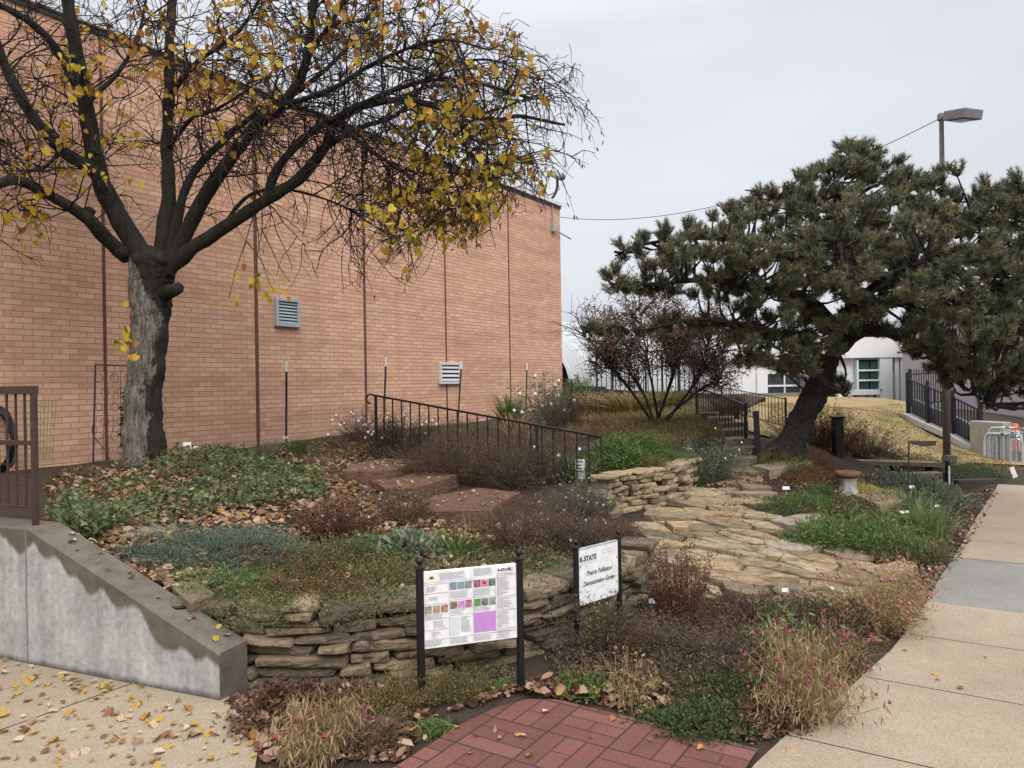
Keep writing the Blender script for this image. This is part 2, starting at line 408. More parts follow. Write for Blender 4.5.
def swl(u): return float(np.interp(u,[a for a,_ in swe],[b for _,b in swe]))
js=[-2.6,-1.7,-.8,.05,.9,1.8,2.66,3.53,4.43,5.31,6.16,7.77,8.65,9.5,10.4,11.3,12.2,13.35]
tan_,blue_=[],[]
for a,b in zip(js[:-1],js[1:]):
    g_=.004
    ed=[(uu,swl(uu)) for uu in np.linspace(a+g_,b-g_,6)]
    (blue_ if abs(a-6.16)<.01 else tan_).append(ed+[(b-g_,2.4),(a+g_,2.4)])
flatpoly('sidewalk',tan_,.004,pave)
flatpoly('sidewalk_patch',blue_,.003,paveblue)
flatpoly('sidewalk_joint',[[(-3,-.86)]+[(a,b-.0) for a,b in swe]+[(13.35,2.4),(-3,2.4)]],-.004,noisemat('joint_dirt',(.10,.075,.055),(.16,.12,.09),8))
lp=[(-3,-14),(2.30,-14),(2.52,-3.6),(2.5,-3.32),(2.4,-3.0),(2.15,-2.72),(1.9,-2.45),(1.6,-2.2),(-3,-2.17)]
lw_=[]
for a,b in ((-14,-8.6),(-8.59,-6.9),(-6.89,-5.2),(-5.19,-4.0)): lw_.append([(-3,a),(2.42+.03*a*0,a),(2.42,b),(-3,b)])
flatpoly('pavement',lw_+[[(-3,-3.99),(2.52,-3.99),(2.52,-3.6),(2.5,-3.32),(2.4,-3.0),(2.15,-2.72),(1.9,-2.45),(1.6,-2.2),(-3,-2.17)]],.004,pave)
flatpoly('pavement_joint',[[(-3,-14),(2.4,-14),(2.4,-4.05),(-3,-4.05)]],-.004,bpy.data.materials['joint_dirt'])
# red brick patio (basket weave)
def patiomat():
    m=mat('red_paver',(.3,.1,.08),.75); t=NT(m); v=t.obj()
    s=t.n('ShaderNodeSeparateXYZ'); t.link(t.uvc(),s.inputs[0]); x,y=s.outputs[0],s.outputs[1]
    T=.30; tx=t.math('DIVIDE',x,T); ty=t.math('DIVIDE',y,T); ix=t.math('FLOOR',tx); iy=t.math('FLOOR',ty)
    fx=t.math('SUBTRACT',tx,ix); fy=t.math('SUBTRACT',ty,iy)
    par=t.math('MODULO',t.math('ABSOLUTE',t.math('ADD',ix,iy)),2.)
    a=t.math('ADD',t.math('MULTIPLY',fx,par),t.math('MULTIPLY',fy,t.math('SUBTRACT',1.,par)))    # across bricks
    b=t.math('ADD',t.math('MULTIPLY',fy,par),t.math('MULTIPLY',fx,t.math('SUBTRACT',1.,par)))
    a3=t.math('MULTIPLY',a,3.); ia=t.math('FLOOR',a3); fa=t.math('SUBTRACT',a3,ia)
    # the middle course is split at its centre
    mid=t.math('COMPARE',ia,1.,.1); b2=t.math('ABSOLUTE',t.math('SUBTRACT',b,.5))
    split=t.math('MULTIPLY',mid,t.math('LESS_THAN',b2,.014))
    ja=t.math('MINIMUM',fa,t.math('SUBTRACT',1.,fa)); jb=t.math('MINIMUM',b,t.math('SUBTRACT',1.,b)); jx=t.math('MINIMUM',t.math('DIVIDE',ja,3.),jb)
    thin=t.math('MAXIMUM',t.math('LESS_THAN',t.math('DIVIDE',ja,3.),.016),split)
    e1=t.math('MINIMUM',fx,t.math('SUBTRACT',1.,fx)); e2=t.math('MINIMUM',fy,t.math('SUBTRACT',1.,fy))
    wide=t.math('LESS_THAN',t.math('MINIMUM',e1,e2),.017)
    cb=t.n('ShaderNodeCombineXYZ'); t.link(t.math('ADD',t.math('MULTIPLY',ix,7.),ia),cb.inputs[0]); t.link(iy,cb.inputs[1])
    wz=t.n('ShaderNodeTexWhiteNoise'); t.link(cb.outputs[0],wz.inputs[0])
    c=t.ramp(wz.outputs['Value'],[(0,(.120,.046,.038)),(.5,(.145,.057,.046)),(1,(.175,.074,.060))])
    c=t.mix(.6,c,t.ramp(t.noise(3.5,5,v),[(.3,(.75,.75,.78)),(.7,(1.2,1.15,1.15))]),'MULTIPLY')
    c=t.mix(.7,c,t.ramp(t.noise(170,2,v),[(.3,(.6,.6,.6)),(.5,(1,1,1)),(.72,(1.6,1.6,1.6))]),'MULTIPLY')
    c=t.mix(thin,c,(.062,.03,.026)); c=t.mix(wide,c,(.045,.028,.024)); t.color(c)
    h=t.math('SUBTRACT',t.math('MULTIPLY',t.noise(120,2,v),.2),t.math('ADD',t.math('MULTIPLY',thin,.5),wide)); t.bump(h,.7,.006)
    return m
pp=[(-2,-2.15),(2.85,-2.15),(3.1,-2.11),(3.26,-2.03),(3.33,-1.9),(3.33,-1.5),(3.32,-.9),(-2,-.9)]
V,F=sheet([uv(*q) for q in pp],.25,lambda x,y:np.zeros(len(x)),.008)
lu,lv=uvof(V[:,0],V[:,1]); uvs=np.stack([lu-3.0,lv+2.06],1)[F[0].ravel()]
tag(link('brick_patio',mk(V,F[0],patiomat(),uvs=uvs)),kind='structure')
# lawn
def lawnmat():
    m=mat('dry_lawn',(.3,.22,.1),.95); t=NT(m); v=t.obj()
    mp=t.n('ShaderNodeMapping'); t.link(v,mp.inputs[0]); mp.inputs['Scale'].default_value=(1,.6,1)
    a=t.noise(.75,6,mp.outputs[0],.65)
    c=t.ramp(a,[(.30,(.105,.12,.042)),(.42,(.21,.175,.07)),(.54,(.34,.24,.115)),(.70,(.25,.175,.085))])
    c=t.mix(.7,c,t.ramp(t.noise(22,4,v),[(.3,(.6,.6,.6)),(.7,(1.3,1.3,1.3))]),'MULTIPLY'); t.color(c)
    t.bump(t.noise(60,3,v),.8,.03); return m
lawnm=lawnmat()
lawnpoly=[tuple(P(px,400,Yy)[:2]) for px,Yy in [(700,15.5),(760,12.2),(800,11.3),(850,11.8),(880,12.2),(935,12.6),(975,13.4),(1030,13.6),(1060,13.7),(1050,17.2),(985,18.0),(908,20.6),(906,33),(700,34),(690,25)]]
V,F=sheet(lawnpoly,.4,LOW,.03); tag(link('lawn',mk(V,F[0],lawnm,smooth=True)),kind='structure')
# ================================================================ brick building
uvrot=-(math.pi/2-math.atan2(CU,SU))            # local x along u
bld=empty('brick_building',(*uv(0,-9.3),0),0,'tall tan brick building with brown vertical joints and two wall vents','building')
bld.rotation_euler=(0,0,math.atan2(CU,SU))
Zt=6.02; uE=16.85; uS=-9.
def wallmesh():
    quads=[]; uvs=[]
    def q(a,b,la,lb):
        quads.append([(a[0],a[1],-.6),(b[0],b[1],-.6),(b[0],b[1],Zt),(a[0],a[1],Zt)])
        uvs.append([(la,-.6),(lb,-.6),(lb,Zt),(la,Zt)])
    q((uS,0),(uE,0),uS+40,uE+40); q((uE,0),(uE,12),uE+40,uE+52); q((uE,12),(uS,12),10,36); q((uS,12),(uS,0),10,22)
    quads.append([(uS,0,Zt),(uE,0,Zt),(uE,12,Zt),(uS,12,Zt)]); uvs.append([(0,0)]*4)
    V=np.array(quads).reshape(-1,3)
    return mk(V,np.arange(20).reshape(5,4),[brick],uvs=np.array(uvs).reshape(-1,2))
link('wall',wallmesh(),bld)
jm=noisemat('brown_sealant',(.10,.045,.032),(.14,.07,.05),12,.8,.2)
for k,(u0,wd) in enumerate(((5.19-4.6,.03),(5.19-2.3,.03),(5.19,.034),(7.47,.055),(9.77,.045),(12.07,.035),(14.42,.035))):
    mb=MB(); mb.box((u0,-.004,Zt/2-.3),(wd,.012,Zt+.5)); mb.build('control_joint',jm,bld)
mb=MB(); cop=noisemat('pale_metal_coping',(.55,.56,.58),(.68,.69,.70),3,.45,.05)
mb.box((( uS+uE)/2,.1,Zt+.085),(uE-uS+.06,.34,.11),bev=.01); mb.box((uE-.08,6,Zt+.085),(.34,11.7,.109)); mb.build('coping',cop,bld)
mb=MB(); mb.box(((uS+uE)/2,-.012,Zt+.0),(uE-uS+.03,.03,.06)); mb.build('coping_flashing',mat('dark_flashing',(.06,.05,.05),.5),bld)
ventm=noisemat('grey_vent_metal',(.30,.33,.36),(.40,.43,.46),10,.5,.05); ventw=noisemat('pale_vent_metal',(.52,.50,.50),(.62,.61,.61),10,.5,.05); dk=mat('dark_void',(.01,.01,.012),.9)
def onwall(px,py):       # local wall coordinates of a pixel
    p=P(px,py,1.); d=np.array([p[0],1.,p[2]-CAMZ]); t=-9.3/(CU*d[0]-SU*d[1]); q=d*t
    return SU*q[0]+CU*q[1], q[2]+CAMZ
def vent(px0,py0,px1,py1,n,m,name):
    (u0,z1),(u1,z0)=onwall(px0,py0),onwall(px1,py1)
    cu,cz=(u0+u1)/2,(z0+z1)/2; W,H=u1-u0,z1-z0
    mb=MB(); f=.05
    for s in (-1,1):
        mb.box((cu+s*(W/2-f/2),-.03,cz),(f,.07,H),bev=.006); mb.box((cu,-.03,cz+s*(H/2-f/2)),(W-2*f,.068,f),bev=.006)
    v=mb.build('vent',m,bld)
    mb=MB(); mb.box((cu,-.006,cz),(W-2*f,.01,H-2*f)); mb.build('opening',dk,v)
    for k in range(n):
        z=cz-H/2+f+(H-2*f)*(k+.5)/n; mb=MB(); ang=R(38)
        mb.box((cu,-.032,z),(W-2*f,.012,(H-2*f)/n*.82),np.array(Matrix.Rotation(-ang,3,'X'))); mb.build('slat',m,v)
vent(273.5,297.5,298,328,7,ventm,'vent'); vent(438,362.5,459,384,4,ventw,'vent')
mb=MB(); u1,z1=onwall(551.5,206); u2,z2=onwall(551,228)
mb.tube([(u1,-.03,z1),(u1,-.03,z2+.1)],.018,6); mb.box((u1,-.05,z2),(.12,.1,.2),bev=.01); mb.tube([(u1,-.05,z2-.03),(u1+.75,-.12,z2-.16)],.02,6)
mb.build('conduit',noisemat('weathered_conduit',(.30,.28,.27),(.42,.40,.38),8,.6,0),bld)
# roof security cameras
rot=math.atan2(CU,SU)
def roofcam(px,py,label,arm):
    u0,_=onwall(px,py); x,y=uv(u0,-9.45)
    t=empty('security_camera',(x,y,Zt+.14),rot,label,'camera')
    if arm:
        mb=MB(); mb.tube(catmull([(-.25,0,0),(0,-.05,.1),(.15,-.1,.35),(.18,-.1,.62)],10),.035,8); mb.build('mount',black,t)
        mb=MB(); mb.box((.12,-.1,.70),(.34,.17,.17),bev=.03); mb.build('housing',galv,t)
        mb=MB(); mb.ball((.36,-.12,.70),.1,nu=12,nv=8); mb.build('lens_cover',noisemat('rusty_glass',(.16,.07,.05),(.25,.12,.08),20),t)
    else:
        mb=MB(); mb.box((0,0,.05),(.1,.1,.1)); mb.build('mount',black,t)
        mb=MB(); mb.box((0,-.06,.17),(.42,.2,.2),np.array(Matrix.Rotation(-.2,3,'Y')),bev=.03); mb.build('housing',galv,t)
        mb=MB(); mb.ball((.21,-.1,.15),.09,nu=12,nv=8); mb.build('lens_cover',black,t)
roofcam(540,200,'low boxy grey camera sitting directly on the brick building roof edge',False)
roofcam(556,205,'camera on a curved black arm rising above the corner of the brick roof',True)
# ================================================================ concrete retaining wall with wet stain
def wallconc():
    m=mat('stained_concrete',(.4,.4,.4),.8); t=NT(m); v=t.obj(); u=t.uvc()
    s=t.n('ShaderNodeSeparateXYZ'); t.link(u,s.inputs[0]); x,d=s.outputs[0],s.outputs[1]     # metres along, metres below the top edge
    c=t.ramp(t.noise(3,6,v),[(.3,(.29,.285,.28)),(.5,(.39,.387,.382)),(.7,(.48,.477,.47))])
    mp=t.n('ShaderNodeMapping'); t.link(u,mp.inputs[0]); mp.inputs['Scale'].default_value=(14,1.4,1)
    c=t.mix(.7,c,t.ramp(t.noise(1.,5,mp.outputs[0]),[(.35,(.72,.72,.72)),(.65,(1.12,1.12,1.12))]),'MULTIPLY')
    c=t.mix(.6,c,t.ramp(t.noise(24,6,v,.7),[(.35,(.7,.69,.68)),(.55,(1.05,1.05,1.05))]),'MULTIPLY')
    foot=t.n('ShaderNodeSeparateXYZ'); t.link(v,foot.inputs[0]); fz=t.math('ADD',foot.outputs[2],t.math('MULTIPLY',t.noise(14,4,v),-.05)); c=t.mix(t.n('ShaderNodeMapRange',{0:fz,1:-.015,2:.02,3:.85,4:0.}).outputs[0],c,(.06,.052,.045))
    pit=t.noise(30,3,v); c=t.mix(t.ramp(pit,[(.63,(0,0,0)),(.69,(.8,.8,.8))]),c,(.22,.21,.20))
    x1=t.n('ShaderNodeCombineXYZ'); t.link(x,x1.inputs[0])
    n1=t.noise(3.6,1,x1.outputs[0]); n2=t.noise(16,2,x1.outputs[0])
    lim=t.math('ADD',t.math('MULTIPLY',t.ramp(n1,[(.35,(0,0,0)),(.7,(1,1,1))]),.16),t.math('MULTIPLY',n2,.07))
    lim=t.math('ADD',lim,.0)
    e=t.math('SUBTRACT',lim,d); f=t.n('ShaderNodeMapRange',{0:e,1:-.014,2:.016}).outputs[0]
    endd=t.n('ShaderNodeMapRange',{0:x,1:.012,2:.05,3:1.,4:0.}).outputs[0]
    f=t.math('MAXIMUM',f,endd)
    wet=t.ramp(t.noise(9,6,v),[(.3,(.085,.072,.058)),(.7,(.15,.13,.105))])
    wet=t.mix(.7,wet,t.ramp(t.noise(140,2,v),[(.3,(.65,.65,.65)),(.7,(1.35,1.35,1.35))]),'MULTIPLY')
    # dirt line along the foot
    c=t.mix(f,c,wet); t.color(c)
    t.link(t.math('SUBTRACT',.85,t.math('MULTIPLY',f,.2)),t.b.inputs['Roughness'])
    t.bump(t.math('ADD',t.noise(45,5,v),t.math('MULTIPLY',pit,.5)),.35,.006); return m
cm=wallconc()
RX=.0
cw=empty('concrete_retaining_wall',(W0[0],W0[1],0),math.atan2(WD[1],WD[0]),'sloping pale concrete retaining wall with a dark wet drip stain','wall')
Lw=np.linalg.norm(np.array([-2.85,4.45])-W0); th=.2
sx=[0,.0]+list(np.linspace(.0,Lw,14)[1:])+[Lw+1.,Lw+2.4,Lw+4.2]; sx=sx[1:]
zt=[ .245+(.80-.245)*min(1,x/Lw) for x in sx]
V=[];F=[];U=[]
def q4(a,ua):
    n=len(V); V.extend(a); F.append([n,n+1,n+2,n+3]); U.extend(ua)
# local y: the inner side is at -th when x runs along WD (normal on the left is outward?)
inn=np.dot(np.array([-WD[1],WD[0]]),WN); si=1 if inn>0 else -1
bv=.012
for a in range(len(sx)-1):
    x0,x1,z0,z1=sx[a],sx[a+1],zt[a],zt[a+1]
    q4([(x0,0,-.2),(x1,0,-.2),(x1,0,z1-bv),(x0,0,z0-bv)],[(x0+.06,z0+.2),(x1+.06,z1+.2),(x1+.06,bv),(x0+.06,bv)])
    q4([(x0,0,z0-bv),(x1,0,z1-bv),(x1,si*bv,z1),(x0,si*bv,z0)],[(0,0)]*4)
    q4([(x0,si*bv,z0),(x1,si*bv,z1),(x1,si*th,z1),(x0,si*th,z0)],[(0,0)]*4)
    q4([(x0,si*th,z0),(x1,si*th,z1),(x1,si*th,-.2),(x0,si*th,-.2)],[(0,0)]*4)
z0=zt[0]; q4([(0,0,-.2),(0,0,z0-bv),(0,si*bv,z0),(0,si*bv,-.2)],[(0,0)]*4); q4([(0,si*bv,-.2),(0,si*bv,z0),(0,si*th,z0),(0,si*th,-.2)],[(0,0)]*4)
link('body',mk(V,np.array(F),cm,uvs=np.array(U)),cw)
mb=MB(); mb.box((Lw+.02,-si*.001,.4),(.007,.005,.76)); mb.build('joint',mat('joint_dark',(.20,.195,.19),.9),cw)
# brown railing on top of it
rl=empty('metal_railing',(W0[0]+WD[0]*(Lw+.062)+WN[0]*.09,W0[1]+WD[1]*(Lw+.062)+WN[1]*.09,.80),math.atan2(WD[1],WD[0]),'brown square-bar metal railing standing on the concrete wall top','railing')
mb=MB(); mb.box((-.0,0,.41),(.031,.031,.82),bev=.003); mb.build('post',brownmetal,rl)
mb=MB(); mb.box((1.2,0,.81),(2.43,.045,.05),bev=.004); mb.build('top_rail',brownmetal,rl)
mb=MB(); mb.box((1.2,0,.49),(2.36,.028,.028)); mb.build('middle_rail',brownmetal,rl)
mb=MB(); mb.box((1.2,0,.10),(2.36,.02,.018)); mb.build('bottom_rail',brownmetal,rl)
for k in range(1,17):
    mb=MB(); mb.box((.082*k,0,.45),(.011,.011,.68)); mb.build('baluster',brownmetal,rl)
# ================================================================ dry stone walls
def stonemat(name,cols,lich=.35,sc=9):
    m=mat(name,cols[0],.9); t=NT(m); v=t.obj()
    a=t.n('ShaderNodeAttribute',attribute_name='rnd').outputs['Fac']
    c=t.ramp(a,[(i/(len(cols)-1),x) for i,x in enumerate(cols)])
    c=t.mix(.8,c,t.ramp(t.noise(sc,7,v,.7),[(.3,(.55,.52,.48)),(.5,(1,1,1)),(.7,(1.25,1.22,1.15))]),'MULTIPLY')
    mp=t.n('ShaderNodeMapping'); t.link(v,mp.inputs[0]); mp.inputs['Scale'].default_value=(1,1,4)
    c=t.mix(.6,c,t.ramp(t.noise(16,5,mp.outputs[0],.7),[(.35,(.5,.47,.43)),(.6,(1.15,1.15,1.15))]),'MULTIPLY')
    l=t.noise(4.5,7,v,.75); c=t.mix(t.ramp(l,[(.55,(0,0,0)),(.63,(lich*2,)*3)]),c,(.055,.05,.045))
    t.color(c); t.bump(t.math('ADD',t.noise(30,6,v,.7),t.noise(8,4,mp.outputs[0])),.9,.02); return m
stone_lo=stonemat('weathered_limestone',[(.12,.10,.075),(.19,.15,.105),(.25,.195,.125),(.32,.25,.16)],.45)
stone_up=stonemat('buff_limestone',[(.23,.19,.13),(.32,.25,.16),(.38,.30,.19),(.43,.35,.24)],.3)
def cubegrid(nx,ny,nz):
    V=[];F=[]
    def face(f,a,b):
        n0=len(V)
        for j in range(b+1):
            for i in range(a+1): V.append(f(-1+2*i/a,-1+2*j/b))
        for j in range(b):
            for i in range(a):
                k=n0+j*(a+1)+i; F.append([k,k+1,k+a+2,k+a+1])
    face(lambda p,q:(p,-1,q),nx,nz); face(lambda p,q:(-p,1,q),nx,nz)
    face(lambda p,q:(1,p,q),ny,nz); face(lambda p,q:(-1,-p,q),ny,nz)
    face(lambda p,q:(p,q,1),nx,ny); face(lambda p,q:(-p,q,-1),nx,ny)
    return np.array(V),np.array(F)
CGV,CGF=cubegrid(9,4,4)
def stone(l,d,h,seed,rough=.22,pw=11.):
    V=CGV.copy(); n=(np.abs(V)**pw).sum(1)**(1/pw); V=V/n[:,None]
    r=np.random.default_rng(seed)
    V[:,0]*=1+.10*r.normal()*V[:,2]+.06*r.normal()*V[:,1]
    V[:,2]*=1+np.clip(.26*r.normal(),-.45,.45)*V[:,0]; V[:,2]+=.12*r.normal()*V[:,0]
    q=V*np.array([l,d,h])*.5
    ns=noise3(q,seed,34)[:,None]; ns2=noise3(q,seed+9,11)[:,None]
    q=q+nrm(V)*np.array([.35*h,.35*d,.5*h])*rough*(ns*.5+ns2*.8)
    return q
def stonewall(name,label,pl,z0f,z1f,hmin,hmax,lmin,lmax,m,batter=.12,depth=.26,seed=3,group=None,capl=None):
    """pl runs so that its left side is inward"""
    pl=catmull(pl,200); seg=np.r_[0,np.cumsum(np.linalg.norm(np.diff(pl,axis=0),axis=1))]; T=seg[-1]
    def at(s):
        x=np.interp(s,seg,pl[:,0]); y=np.interp(s,seg,pl[:,1]); e=.05
        t=np.array([np.interp(s+e,seg,pl[:,0])-np.interp(s-e,seg,pl[:,0]),np.interp(s+e,seg,pl[:,1])-np.interp(s-e,seg,pl[:,1])]); t/=np.linalg.norm(t)+1e-9
        return np.array([x,y]),t
    r=np.random.default_rng(seed); mb=MB(); k=0
    zlo=min(z0f(s) for s in np.linspace(0,T,20))-.06; zhi=max(z1f(s) for s in np.linspace(0,T,20))
    z=zlo
    while z<zhi-.02:
        h=r.uniform(hmin,hmax); 
        if z+h>zhi-.03: h=max(zhi-z,.03)
        s=-r.uniform(0,lmax*.6)
        while s<T:
            l=r.uniform(lmin,lmax); c=s+l/2
            if 0<c<T and z+h*.3<z1f(c)+.02 and z+h>z0f(c)-.05:
                p,t=at(c); n=np.array([-t[1],t[0]]); k+=1
                hh=h*r.uniform(.93,1.12); lc=min(l,2*min(c,T-c)+.1)*r.uniform(.94,1.02)
                parts=[(0,hh)]
                if r.random()<.28 and h>.06: f=r.uniform(.35,.65); parts=[(0,hh*f),(hh*f,hh*(1-f))]
                for zo,ph in parts:
                    q=stone(lc*(1 if len(parts)==1 else r.uniform(.92,1)),depth*r.uniform(.9,1.1),ph,seed*1000+k+int(zo*1e4))
                    ang=math.atan2(t[1],t[0])+r.normal()*.06; ca,sa=math.cos(ang),math.sin(ang)
                    tilt=r.normal()*.035
                    zz=q[:,2]+q[:,0]*tilt
                    off=depth/2+batter*(z-zlo)+r.normal()*.024
                    X=p[0]+n[0]*off+q[:,0]*ca-q[:,1]*sa; Y=p[1]+n[1]*off+q[:,0]*sa+q[:,1]*ca
                    mb.add(np.stack([X,Y,z+zo+ph/2+zz+ (z0f(c)-zlo)*.12],1),CGF,r.random())
            s+=l+.006
        z+=h+.003
    # earth packed behind the stones
    n=60; ss=np.linspace(.03,T-.03,n); B=[]
    for s in ss:
        p,t=at(s); nn=np.array([-t[1],t[0]]); b=p+nn*(depth*.45); c=p+nn*(depth*.45+batter*(zhi-zlo))
        B.append([(b[0],b[1],zlo-.1),(c[0],c[1],z1f(s)-.05)])
    B=np.array(B); Vv=B.reshape(-1,3); i=np.arange(n-1)*2
    mb.add(Vv,np.stack([i,i+2,i+3,i+1],1),0,1)
    o=mb.build(name,[m,soil]); me=o.data
    return tag(o,label,'wall',group)
lo_top=lambda s:np.interp(s,[0,.6,1.8,2.9,3.5,4.6],[.40,.39,.37,.37,.37,.36])
stonewall('stone_wall','low curved dry-stone wall of long grey ledge stones behind the signs',S_lo,lambda s:0,lo_top,.038,.078,.16,.52,stone_lo,.10,.3,5)
stonewall('stone_wall','curved buff dry-stone wall of small stacked stones beside the flagstone path',S_up,lambda s:np.interp(s,[0,2.2],[.1,.27]),lambda s:np.interp(s,[0,.5,2.2],[.62,.65,.62]),.035,.065,.1,.32,stone_up,.10,.24,8)
# ================================================================ flagstone path and ledges
flagm=stonemat('sandy_flagstone',[(.155,.125,.09),(.25,.19,.12),(.34,.25,.15),(.36,.255,.145),(.30,.25,.18),(.40,.31,.20)],.3,6)
t=NT(flagm); mp=t.n('ShaderNodeMapping'); t.link(t.obj(),mp.inputs[0]); mp.inputs['Rotation'].default_value=(0,0,.57); mp.inputs['Scale'].default_value=(3.2,9.5,6)
wv=t.n('ShaderNodeMix',data_type='RGBA'); wv.inputs[0].default_value=.12; t.link(mp.outputs[0],wv.inputs[6]); t.link(t.n('ShaderNodeTexNoise',{'Scale':3.,'Detail':5,'Vector':mp.outputs[0]}).outputs['Color'],wv.inputs[7])
vo=t.n('ShaderNodeTexVoronoi',feature='DISTANCE_TO_EDGE'); t.link(wv.outputs[2],vo.inputs['Vector']); vo.inputs['Scale'].default_value=1.1
bc=t.b.inputs['Base Color'].links[0].from_socket; msk=t.noise(2.2,3,t.obj()); cr=t.math('MULTIPLY',t.math('LESS_THAN',vo.outputs['Distance'],.028),t.math('GREATER_THAN',msk,.46))
t.color(t.mix(t.math('MULTIPLY',cr,.6),bc,(.07,.048,.032)))
greyflag=stonemat('grey_flagstone',[(.22,.19,.15),(.30,.26,.20),(.35,.31,.25)],.2,5)
def clip(poly,a,b,c):
    out=[]
    for i in range(len(poly)):
        p,q=poly[i],poly[(i+1)%len(poly)]; fp=a*p[0]+b*p[1]-c; fq=a*q[0]+b*q[1]-c
        if fp<=0: out.append(p)
        if fp*fq<0: t=fp/(fp-fq); out.append((p[0]+t*(q[0]-p[0]),p[1]+t*(q[1]-p[1])))
    return out
def slab(mb,poly,zf,th,r,seed,tilt=.02,rot=None):
    """irregular slab with ragged edges; poly in xy"""
    poly=np.array(poly); c=poly.mean(0); rr=np.random.default_rng(seed)
    out=[]
    for i in range(len(poly)):
        p,q=poly[i],poly[(i+1)%len(poly)]; n=max(1,int(np.linalg.norm(q-p)/.07))
        for k in range(n): out.append(p+(q-p)*k/n)
    out=np.array(out); d=out-c; out=c+d*(1+ (rr.normal(size=len(out))*.02)[:,None]+.03*noise3(np.c_[out,np.zeros(len(out))],seed,14)[:,None])
    gx_,gy_=rr.normal()*tilt,rr.normal()*tilt; n=len(out)
    rings=[]
    for f,z in ((1.0,-th),(1.0,-.008),(.985,0.),(.6,.003),(.25,.002)):
        q=c+(out-c)*f
        zz=zf(q[:,0],q[:,1])+z+gx_*(q[:,0]-c[0])+gy_*(q[:,1]-c[1])+(.004*noise3(np.c_[q,np.zeros(n)],seed+2,9) if z>-.02 else 0)
        rings.append(np.c_[q,zz])
    V=np.vstack(rings+[np.array([[c[0],c[1],zf(c[:1],c[1:2])[0]+.003]])]); F=[]
    for k in range(4):
        i=np.arange(n); F.append(np.stack([k*n+i,k*n+(i+1)%n,(k+1)*n+(i+1)%n,(k+1)*n+i],1))
    mb.add(V,np.concatenate(F),r); n0=mb.n-len(V); i=np.arange(n)
    mb.f.setdefault(3,[]).append(np.stack([4*n+i,4*n+(i+1)%n,np.full(n,5*n)],1)+n0)
    mb.r.setdefault(3,[]).append(np.full(n,float(r))); mb.m.setdefault(3,[]).append(np.zeros(n,int))
pathpoly=[tuple(P(*a)[:2]) for a in [(742,606,5.35),(800,612,5.3),(850,598,5.5),(880,585,5.8),(905,580,6.0),(870,566,6.5),(830,560,6.7),(775,545,7.1),(770,520,7.7),(765,496,8.5),(768,476,9.3),(752,468,9.7),(728,470,9.65),(712,488,9.0),(690,497,8.6),(660,513,8.0),(628,528,7.5),(612,545,7.0),(622,565,6.2),(640,590,5.6),(690,604,5.35)]]
sv=[]; r=np.random.default_rng(4); pc=np.array(pathpoly)
uu,vv=uvof(pc[:,0],pc[:,1]); 
for a in np.arange(uu.min()-.3,uu.max()+.3,.17):
    for b in np.arange(vv.min()-.6,vv.max()+.6,.40): sv.append((a+r.uniform(-.085,.085),b+r.uniform(-.25,.25)+(.23 if int(round(a/.17))%2 else 0)))
sv=np.array(sv); mb=MB(); ns=0
for k in range(len(sv)):
    cx,cy=uv(*sv[k])
    if not inpoly(np.array([cx]),np.array([cy]),pathpoly)[0]: continue
    poly=[(sv[k][0]-1,sv[k][1]-1.5),(sv[k][0]+1,sv[k][1]-1.5),(sv[k][0]+1,sv[k][1]+1.5),(sv[k][0]-1,sv[k][1]+1.5)]
    W=np.array([1.,.42])
    for j in np.argsort((((sv-sv[k])*W)**2).sum(1))[1:22]:
        d=(sv[j]-sv[k])*W*W; mid=(sv[j]+sv[k])/2; poly=clip(poly,d[0],d[1],d@mid)
        if len(poly)<3: break
    if len(poly)<3: continue
    c=np.array(sv[k]); poly=[tuple(c+(np.array(p)-c)*.945) for p in poly]
    poly=[uv(*p) for p in poly]
    lift=.010+abs(r.normal())*.027
    slab(mb,poly,lambda x,y,l=lift:LOW(x,y)+l,.09,r.random(),100+k,.03); ns+=1
tag(mb.build('flagstone_path',[flagm]),kind='structure')
def ledge(name,label,pts,m,th=.12,lift=.08,seed=0,F=LOW,group=None,r=.5):
    q=[tuple(P(*a)[:2]) for a in pts]; mb=MB(); slab(mb,q,lambda x,y:F(x,y)*.5+float(np.mean(F(np.array([p[0] for p in q]),np.array([p[1] for p in q]))))*.5+lift,th,r,seed,.01)
    return tag(mb.build(name,[m]),label,'stone',group)
# ================================================================ sandstone steps and their handrail
red_st=stonemat('red_sandstone',[(.125,.066,.047),(.16,.088,.063),(.195,.115,.084)],.25,5)
SLABS=[]
ss=empty('sandstone_steps',(*hit(470,500)[:2],.3),0,'red sandstone slab steps strewn with leaves, climbing toward the brick wall','steps')
def worldmesh(mb,name,mats,parent,smooth=False):
    return mb.build(name,mats,parent,smooth,off=np.array(parent.location))
for k,(pts,z) in enumerate(([[(395,521,6.5),(489,520,6.45),(519,497,7.55),(478,490,7.9),(436,499,7.4)],.53],[[(385,499,7.3),(414,501,7.25),(458,484,8.2),(415,480,8.4),(372,488,7.8)],.63],[[(345,483,7.9),(388,488,7.8),(424,474,8.75),(385,468,9.1),(350,472,8.5)],.73],[[(478,532,6.25),(508,528,6.35),(552,503,7.45),(519,498,7.55)],.37])):
    q=[tuple(P(*a)[:2]) for a in pts]; mb=MB(); SLABS.append(q); slab(mb,q,lambda x,y,z=z:np.full(len(x),z),.14,.3+.2*k,60+k,.012)
    worldmesh(mb,'step',[red_st],ss)
hr=empty('iron_handrail',(*uv(7.2,-6.7),.6),0,'thin black iron handrail with vertical balusters above the red sandstone steps','railing')
A=np.array([-1.77,9.7,1.485]); B=np.array([.924,7.98,1.028]); M_=A+(B-A)*((548-372)/(600-372)*.0+ .775)
def rail(t): return A+(B-A)*t
